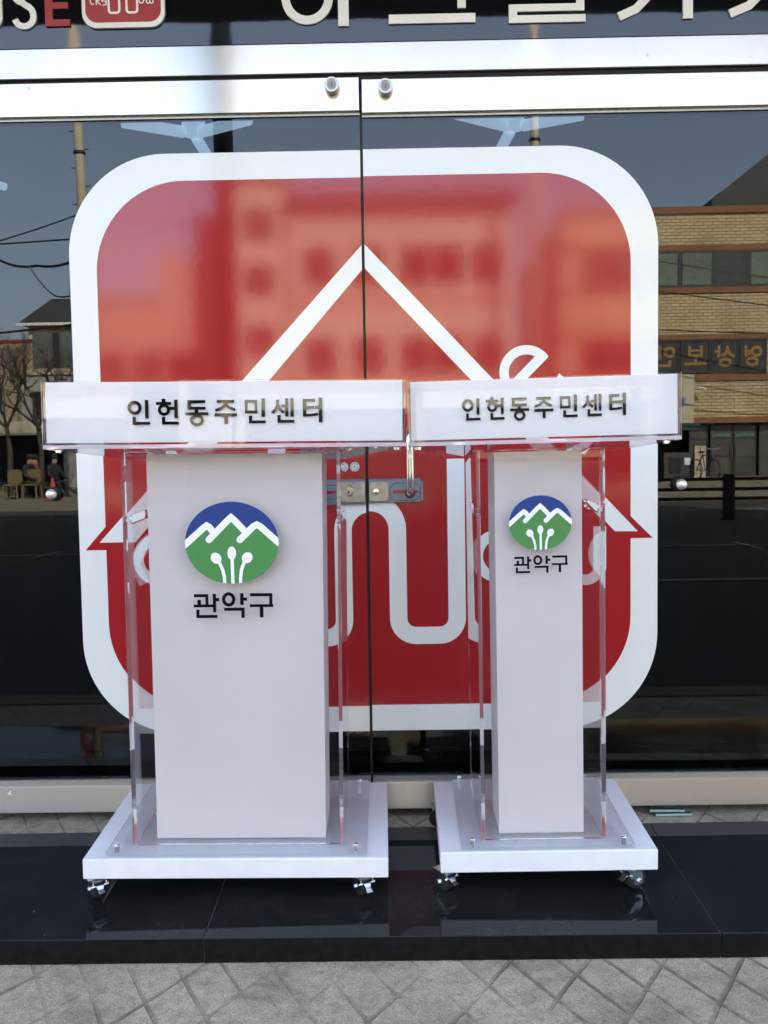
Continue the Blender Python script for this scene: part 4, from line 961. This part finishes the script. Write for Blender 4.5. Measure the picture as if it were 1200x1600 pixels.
part('eave_board', mat('eave_white', (.7,.7,.62), .6), B, (-13.72, -10.98, .301, .34, 6.12, 6.22))
# far backdrop buildings to either side, so offset views still see a street
for k, (x0, x1, h_, m_, lab) in enumerate(((-30, -19.5, 8.5, M_cream, 'plain cream block beyond the grey shop house at the far left of the street'), (19.4, 32, 11, M_grey, 'plain grey block beyond the brick building at the far right of the street'))):
    B = building('street_building', lab); part('wall', m_, B, (x0, x1, -8, -.01, .1, h_)); part('roof_edge', M_roof, B, (x0-.1, x1+.1, -8.1, .1, h_+.001, h_+.3))
    for zz in (3.6, 6.2):
        for q in range(5): xx = x0+.8+q*(x1-x0-1.4)/5; window(B, xx, xx+1.2, zz, zz+1.2, back=M_shopdark)

# guard rail beyond the carriageway
RY = -13.5
M_rail = mat('black_rail_paint', (.012,.012,.013), .4)
for k in range(-4, 5):
    x0 = 6.05+k*2.6-.02
    t = tag(empty('guard_rail', (x0, RY, -.15)), None, 'railing', 'black railing panels along the road')
    t['label'] = ['guard rail panel at the far left end of the row', 'second guard rail panel from the far left end', 'guard rail panel in front of the grey shop house and plastic chairs', 'guard rail panel between the chairs and the steel column', 'guard rail panel mirrored behind the wider lectern', 'guard rail panel mirrored behind the narrower lectern', 'guard rail panel left of the double post in front of the brick shop', 'guard rail panel right of the double post in front of the brick shop', 'guard rail panel at the far right end of the row'][k+4]
    bm = bmesh.new()
    for z in (.73, .55, .38): box(bm, .06, 2.5, -.025, .025, z-.03, z+.03)
    obj('rail_bar', bm, M_rail, t)
    for xx in (0, 2.5): bm = bmesh.new(); box(bm, xx-.03, xx+.06, -.05, .05, 0, .82); box(bm, xx-.06, xx+.09, -.08, .08, .001, .03); obj('post', bm, M_rail, t)

# poles
def pole(name, x, y, r, h_, lean, m, label, bands=True):
    t = tag(empty(name, (x, y, -.15 if y > -20 else .05)), label, 'pole')
    bm = bmesh.new(); tube(bm, [(0,0,0), (lean*h_, 0, h_)], r, 20, r*.75); obj('shaft', bm, m, t, True)
    if bands:
        bm = bmesh.new()
        for z in (h_*.55, h_*.7, h_*.78): cyl(bm, (lean*z, 0, z), (lean*z, 0, z+.06), r+.012, 16)
        for i in range(16): z = 3+i*.45; s = 1 if i % 2 else -1; cyl(bm, (lean*z+s*r*.8, 0, z), (lean*z+s*(r+.09), 0, z+.01), .014, 6)
        obj('pole_step', bm, M_frame, t)
    return t
M_conc = varied('pale_concrete_pole', (.42,.36,.25), .85, 1.05, 3)
pole('utility_pole', -7.55, -20.4, .14, 12.5, -.022, M_conc, 'leaning pale concrete utility pole mirrored at the upper left of the glass')
pole('utility_pole', 4.45, -25.2, .16, 15, 0, M_conc, 'upright pale concrete utility pole mirrored behind the right door top')
t = pole('steel_column', -2.16, -9.5, .15, 9.5, 0, mat('black_steel_column', (.008,.008,.009), .5), 'thick black steel column by the road mirrored left of the door gap', False)
# cables
def cable(pts, r, label, sag=.3):
    bm = bmesh.new(); P = []
    for a, b in zip(pts, pts[1:]):
        for i in range(12):
            s = i/12; P.append((a[0]+(b[0]-a[0])*s, a[1]+(b[1]-a[1])*s, a[2]+(b[2]-a[2])*s-sag*4*s*(1-s)))
    P.append(pts[-1]); tube(bm, P, r, 6); tag(obj('overhead_cable', bm, M_dark), label, 'cable', 'overhead cables across the street')
cable([(-16, -21, 5.9), (-7.7, -20.4, 7.35), (4.4, -25.0, 7.6)], .018, 'thin overhead cable rising to the leaning concrete pole')
cable([(-16, -21, 6.6), (-7.7, -20.4, 6.72)], .022, 'nearly level overhead cable left of the leaning pole', .05)
cable([(-16, -21, 6.0), (-10.2, -20.8, 6.4), (-9.0, -20.6, 6.1), (-7.7, -20.4, 6.3)], .035, 'thick drooping cable bundle tied to the leaning pole', .12)
cable([(-9.2, -20.6, 6.1), (-8.5, -20.5, 5.3), (-7.7, -20.4, 5.5)], .02, 'loose looped cable hanging beside the leaning pole', .1)
cable([(-16, -21, 4.2), (-7.7, -20.4, 4.6)], .03, 'dark low cable crossing the gable house roof', .1)
cable([(4.45, -25.2, 7.6), (20, -24.5, 5.1)], .02, 'cable sloping across the upper windows of the brick building', .2)
cable([(4.45, -25.2, 6.7), (20, -24.5, 4.6)], .018, 'cable sloping over the brickwork below the upper windows', .3)
cable([(4.45, -25.2, 5.1), (20, -24.5, 4.5)], .022, 'cable crossing just above the letter sign', .2)
cable([(4.45, -25.2, 3.7), (20, -24.5, 3.3)], .018, 'cable crossing below the letter sign', .1)

# bare trees
M_bark = varied('bare_bark', (.06,.05,.035), .8, 1.2, 8)
def bare_tree(x, y, h_, label, seed):
    rnd = random.Random(seed)
    t = tag(empty('bare_tree', (x, y, .05)), label, 'tree', 'bare street trees')
    bm = bmesh.new(); tube(bm, [(0,0,0), (.04,0,h_*.3), (-.03,0,h_*.45)], .09, 10, .06); obj('trunk', bm, M_bark, t)
    bm = bmesh.new()
    def br(p, d, L, r, dep):
        if dep == 0 or L < .12: return
        pts = [p]; q = p
        for i in range(4):
            d = (d + Vector((rnd.uniform(-.35,.35), rnd.uniform(-.35,.35), rnd.uniform(-.12,.3)))).normalized(); q = q + d*L/4; pts.append(q)
        tube(bm, pts, r, 5, r*.55)
        for k in range(3):
            nd_ = (d + Vector((rnd.uniform(-1,1), rnd.uniform(-1,1), rnd.uniform(-.3,.7)))).normalized(); br(pts[rnd.choice((2,3,4))], nd_, L*rnd.uniform(.55,.8), r*.55, dep-1)
    for k in range(5): a = k*1.3+seed; br(Vector((-.03,0,h_*.45)), Vector((math.cos(a)*.8, math.sin(a)*.8, .9)).normalized(), h_*.28, .045, 5)
    obj('crown', bm, M_bark, t)
bare_tree(-10.2, -23.4, 4.6, 'bare street tree before the grey shop house, the right one of the pair', 3)
bare_tree(-11.2, -23.6, 4.6, 'bare street tree at the far left edge before the brick pillar', 5)

# plastic stools, cone, people by the stall
M_stool = mat('yellow_plastic', (.17,.14,.06), .5)
def stool(x, y, label):
    t = tag(empty('plastic_chair', (x, y, .05)), label, 'chair', 'yellow plastic chairs outside the shop')
    bm = bmesh.new(); box(bm, -.2, .2, -.2, .2, .4, .44); bev(bm, .01, 1); obj('seat', bm, M_stool, t)
    for a, b in ((-.18,-.18), (.18,-.18), (-.18,.18), (.18,.18)): bm = bmesh.new(); tube(bm, [(a,b,.4), (a*1.15,b*1.15,0)], .025, 8); obj('leg', bm, M_stool, t)
    bm = bmesh.new(); prism(bm, rrect(-.2, .2, .45, .85, .1, 6), -.2, -.17); obj('backrest', bm, M_stool, t)
stool(-10.0, -22.2, 'yellow plastic chair between two standing people'); stool(-10.45, -22.0, 'yellow plastic chair at the far left edge of the mirrored street')
t = tag(empty('traffic_cone', (-9.15, -21.5, .06)), 'red traffic cone standing beside the plastic chairs across the road', 'traffic cone')
bm = bmesh.new(); lathe(bm, [(.16,.03), (.15,.04), (.03,.6), (.001,.61)], 20, 'z'); obj('cone_body', bm, mat('cone_red', (.5,.05,.04), .5), t); bm = bmesh.new(); box(bm, -.2, .2, -.2, .2, 0, .03); obj('cone_foot', bm, mat('cone_red2', (.4,.05,.04), .6), t)
def person(x, y, rz, label, coat, trousers, lean):
    root = tag(empty('person', (x, y, .05), (0, 0, rz)), label, 'person')
    J = {'pel':(0,0,.46,.13),'sp':(0,lean*.3,.64,.135),'ch':(0,lean*.7,.84,.15),'nk':(0,lean,.98,.06),'hd':(0,lean*1.25,1.08,.085),'hd2':(0,lean*1.3,1.18,.07),
         'sl':(-.17,lean*.7,.91,.07),'el':(-.24,lean+.06,.66,.05),'wl':(-.15,lean+.28,.58,.038),'fl':(-.12,lean+.35,.56,.03),
         'sr':(.17,lean*.7,.91,.07),'er':(.24,lean+.06,.66,.05),'wr':(.15,lean+.28,.58,.038),'fr':(.12,lean+.35,.56,.03),
         'hl':(-.09,.02,.44,.09),'kl':(-.13,.40,.46,.065),'al':(-.12,.42,.09,.045),'tl':(-.13,.56,.04,.04),
         'hr':(.09,.02,.44,.09),'kr':(.13,.40,.46,.065),'ar':(.13,.44,.09,.045),'tr':(.14,.58,.04,.04)}
    E = 'pel-sp sp-ch ch-nk nk-hd hd-hd2 ch-sl sl-el el-wl wl-fl ch-sr sr-er er-wr wr-fr pel-hl hl-kl kl-al al-tl pel-hr hr-kr kr-ar ar-tr'.split()
    bm = bmesh.new(); sk = bm.verts.layers.skin.verify(); V = {}
    for k, (a, b, c, r_) in J.items(): v = bm.verts.new((a, b, c)); v[sk].radius = (r_, r_); v[sk].use_root = (k == 'pel'); V[k] = v
    for e in E: a, b = e.split('-'); bm.edges.new((V[a], V[b]))
    me = bpy.data.meshes.new('body'); bm.to_mesh(me); bm.free()
    m = mat('clothes', coat, .8); gm = nd(m, 'ShaderNodeTexCoord'); sp = nd(m, 'ShaderNodeSeparateXYZ'); ln(m, gm.outputs['Object'], sp.inputs[0])
    cr = nd(m, 'ShaderNodeValToRGB'); cr.color_ramp.interpolation = 'CONSTANT'; e = cr.color_ramp.elements; e[0].color = (.03,.03,.03,1); e[1].position = .05; e[1].color = (*trousers, 1)
    q = e.new(.25); q.color = (*coat, 1); q = e.new(.5); q.color = (.42,.26,.19,1)
    ln(m, math_(m, 'DIVIDE', sp.outputs[2], 2.0), cr.inputs[0]); ln(m, cr.outputs[0], pin(m, 'Base Color'))
    me.materials.append(m); o = bpy.data.objects.new('body', me); COL.objects.link(o); o.parent = root
    s1 = o.modifiers.new('skin', 'SKIN'); s1.use_smooth_shade = True; s2 = o.modifiers.new('sub', 'SUBSURF'); s2.levels = 1; s2.render_levels = 2
    bm = bmesh.new(); lathe(bm, [(.095,1.14), (.1,1.19), (.085,1.25), (.04,1.28), (.001,1.285)], 20, 'z', (0, lean*1.3-.01, 0)); obj('cap', bm, mat('cap_dark', (.02,.02,.025), .8), root, True)
def seat_block(x, y, label):
    t = tag(empty('low_bench', (x, y, .06)), label, 'bench', 'low benches outside the shop')
    bm = bmesh.new(); box(bm, -.3, .3, -.17, .17, .28, .33); bev(bm, .006, 1); obj('seat', bm, M_bark, t)
    for sx_ in (-.25, .25): bm = bmesh.new(); box(bm, sx_-.03, sx_+.03, -.15, .15, 0, .279); obj('leg', bm, M_bark, t)
seat_block(-10.3, -22.6, 'low dark bench under the person in the navy coat'); seat_block(-10.45, -23.6, 'low dark bench under the person in the red jacket'); seat_block(-9.67, -22.9, 'low dark bench under the person in the black padded jacket')
person(-10.3, -22.6, R(-70), 'person in a dark navy coat and cap seated by the plastic chairs', (.02,.022,.03), (.02,.02,.02), .12)
person(-10.45, -23.6, R(160), 'person in a red jacket seated between the two dark coated people', (.25,.03,.04), (.03,.02,.02), .03)
person(-9.67, -22.9, R(-60), 'person in a black padded jacket seated beside the red cone', (.015,.016,.018), (.02,.02,.02), .08)
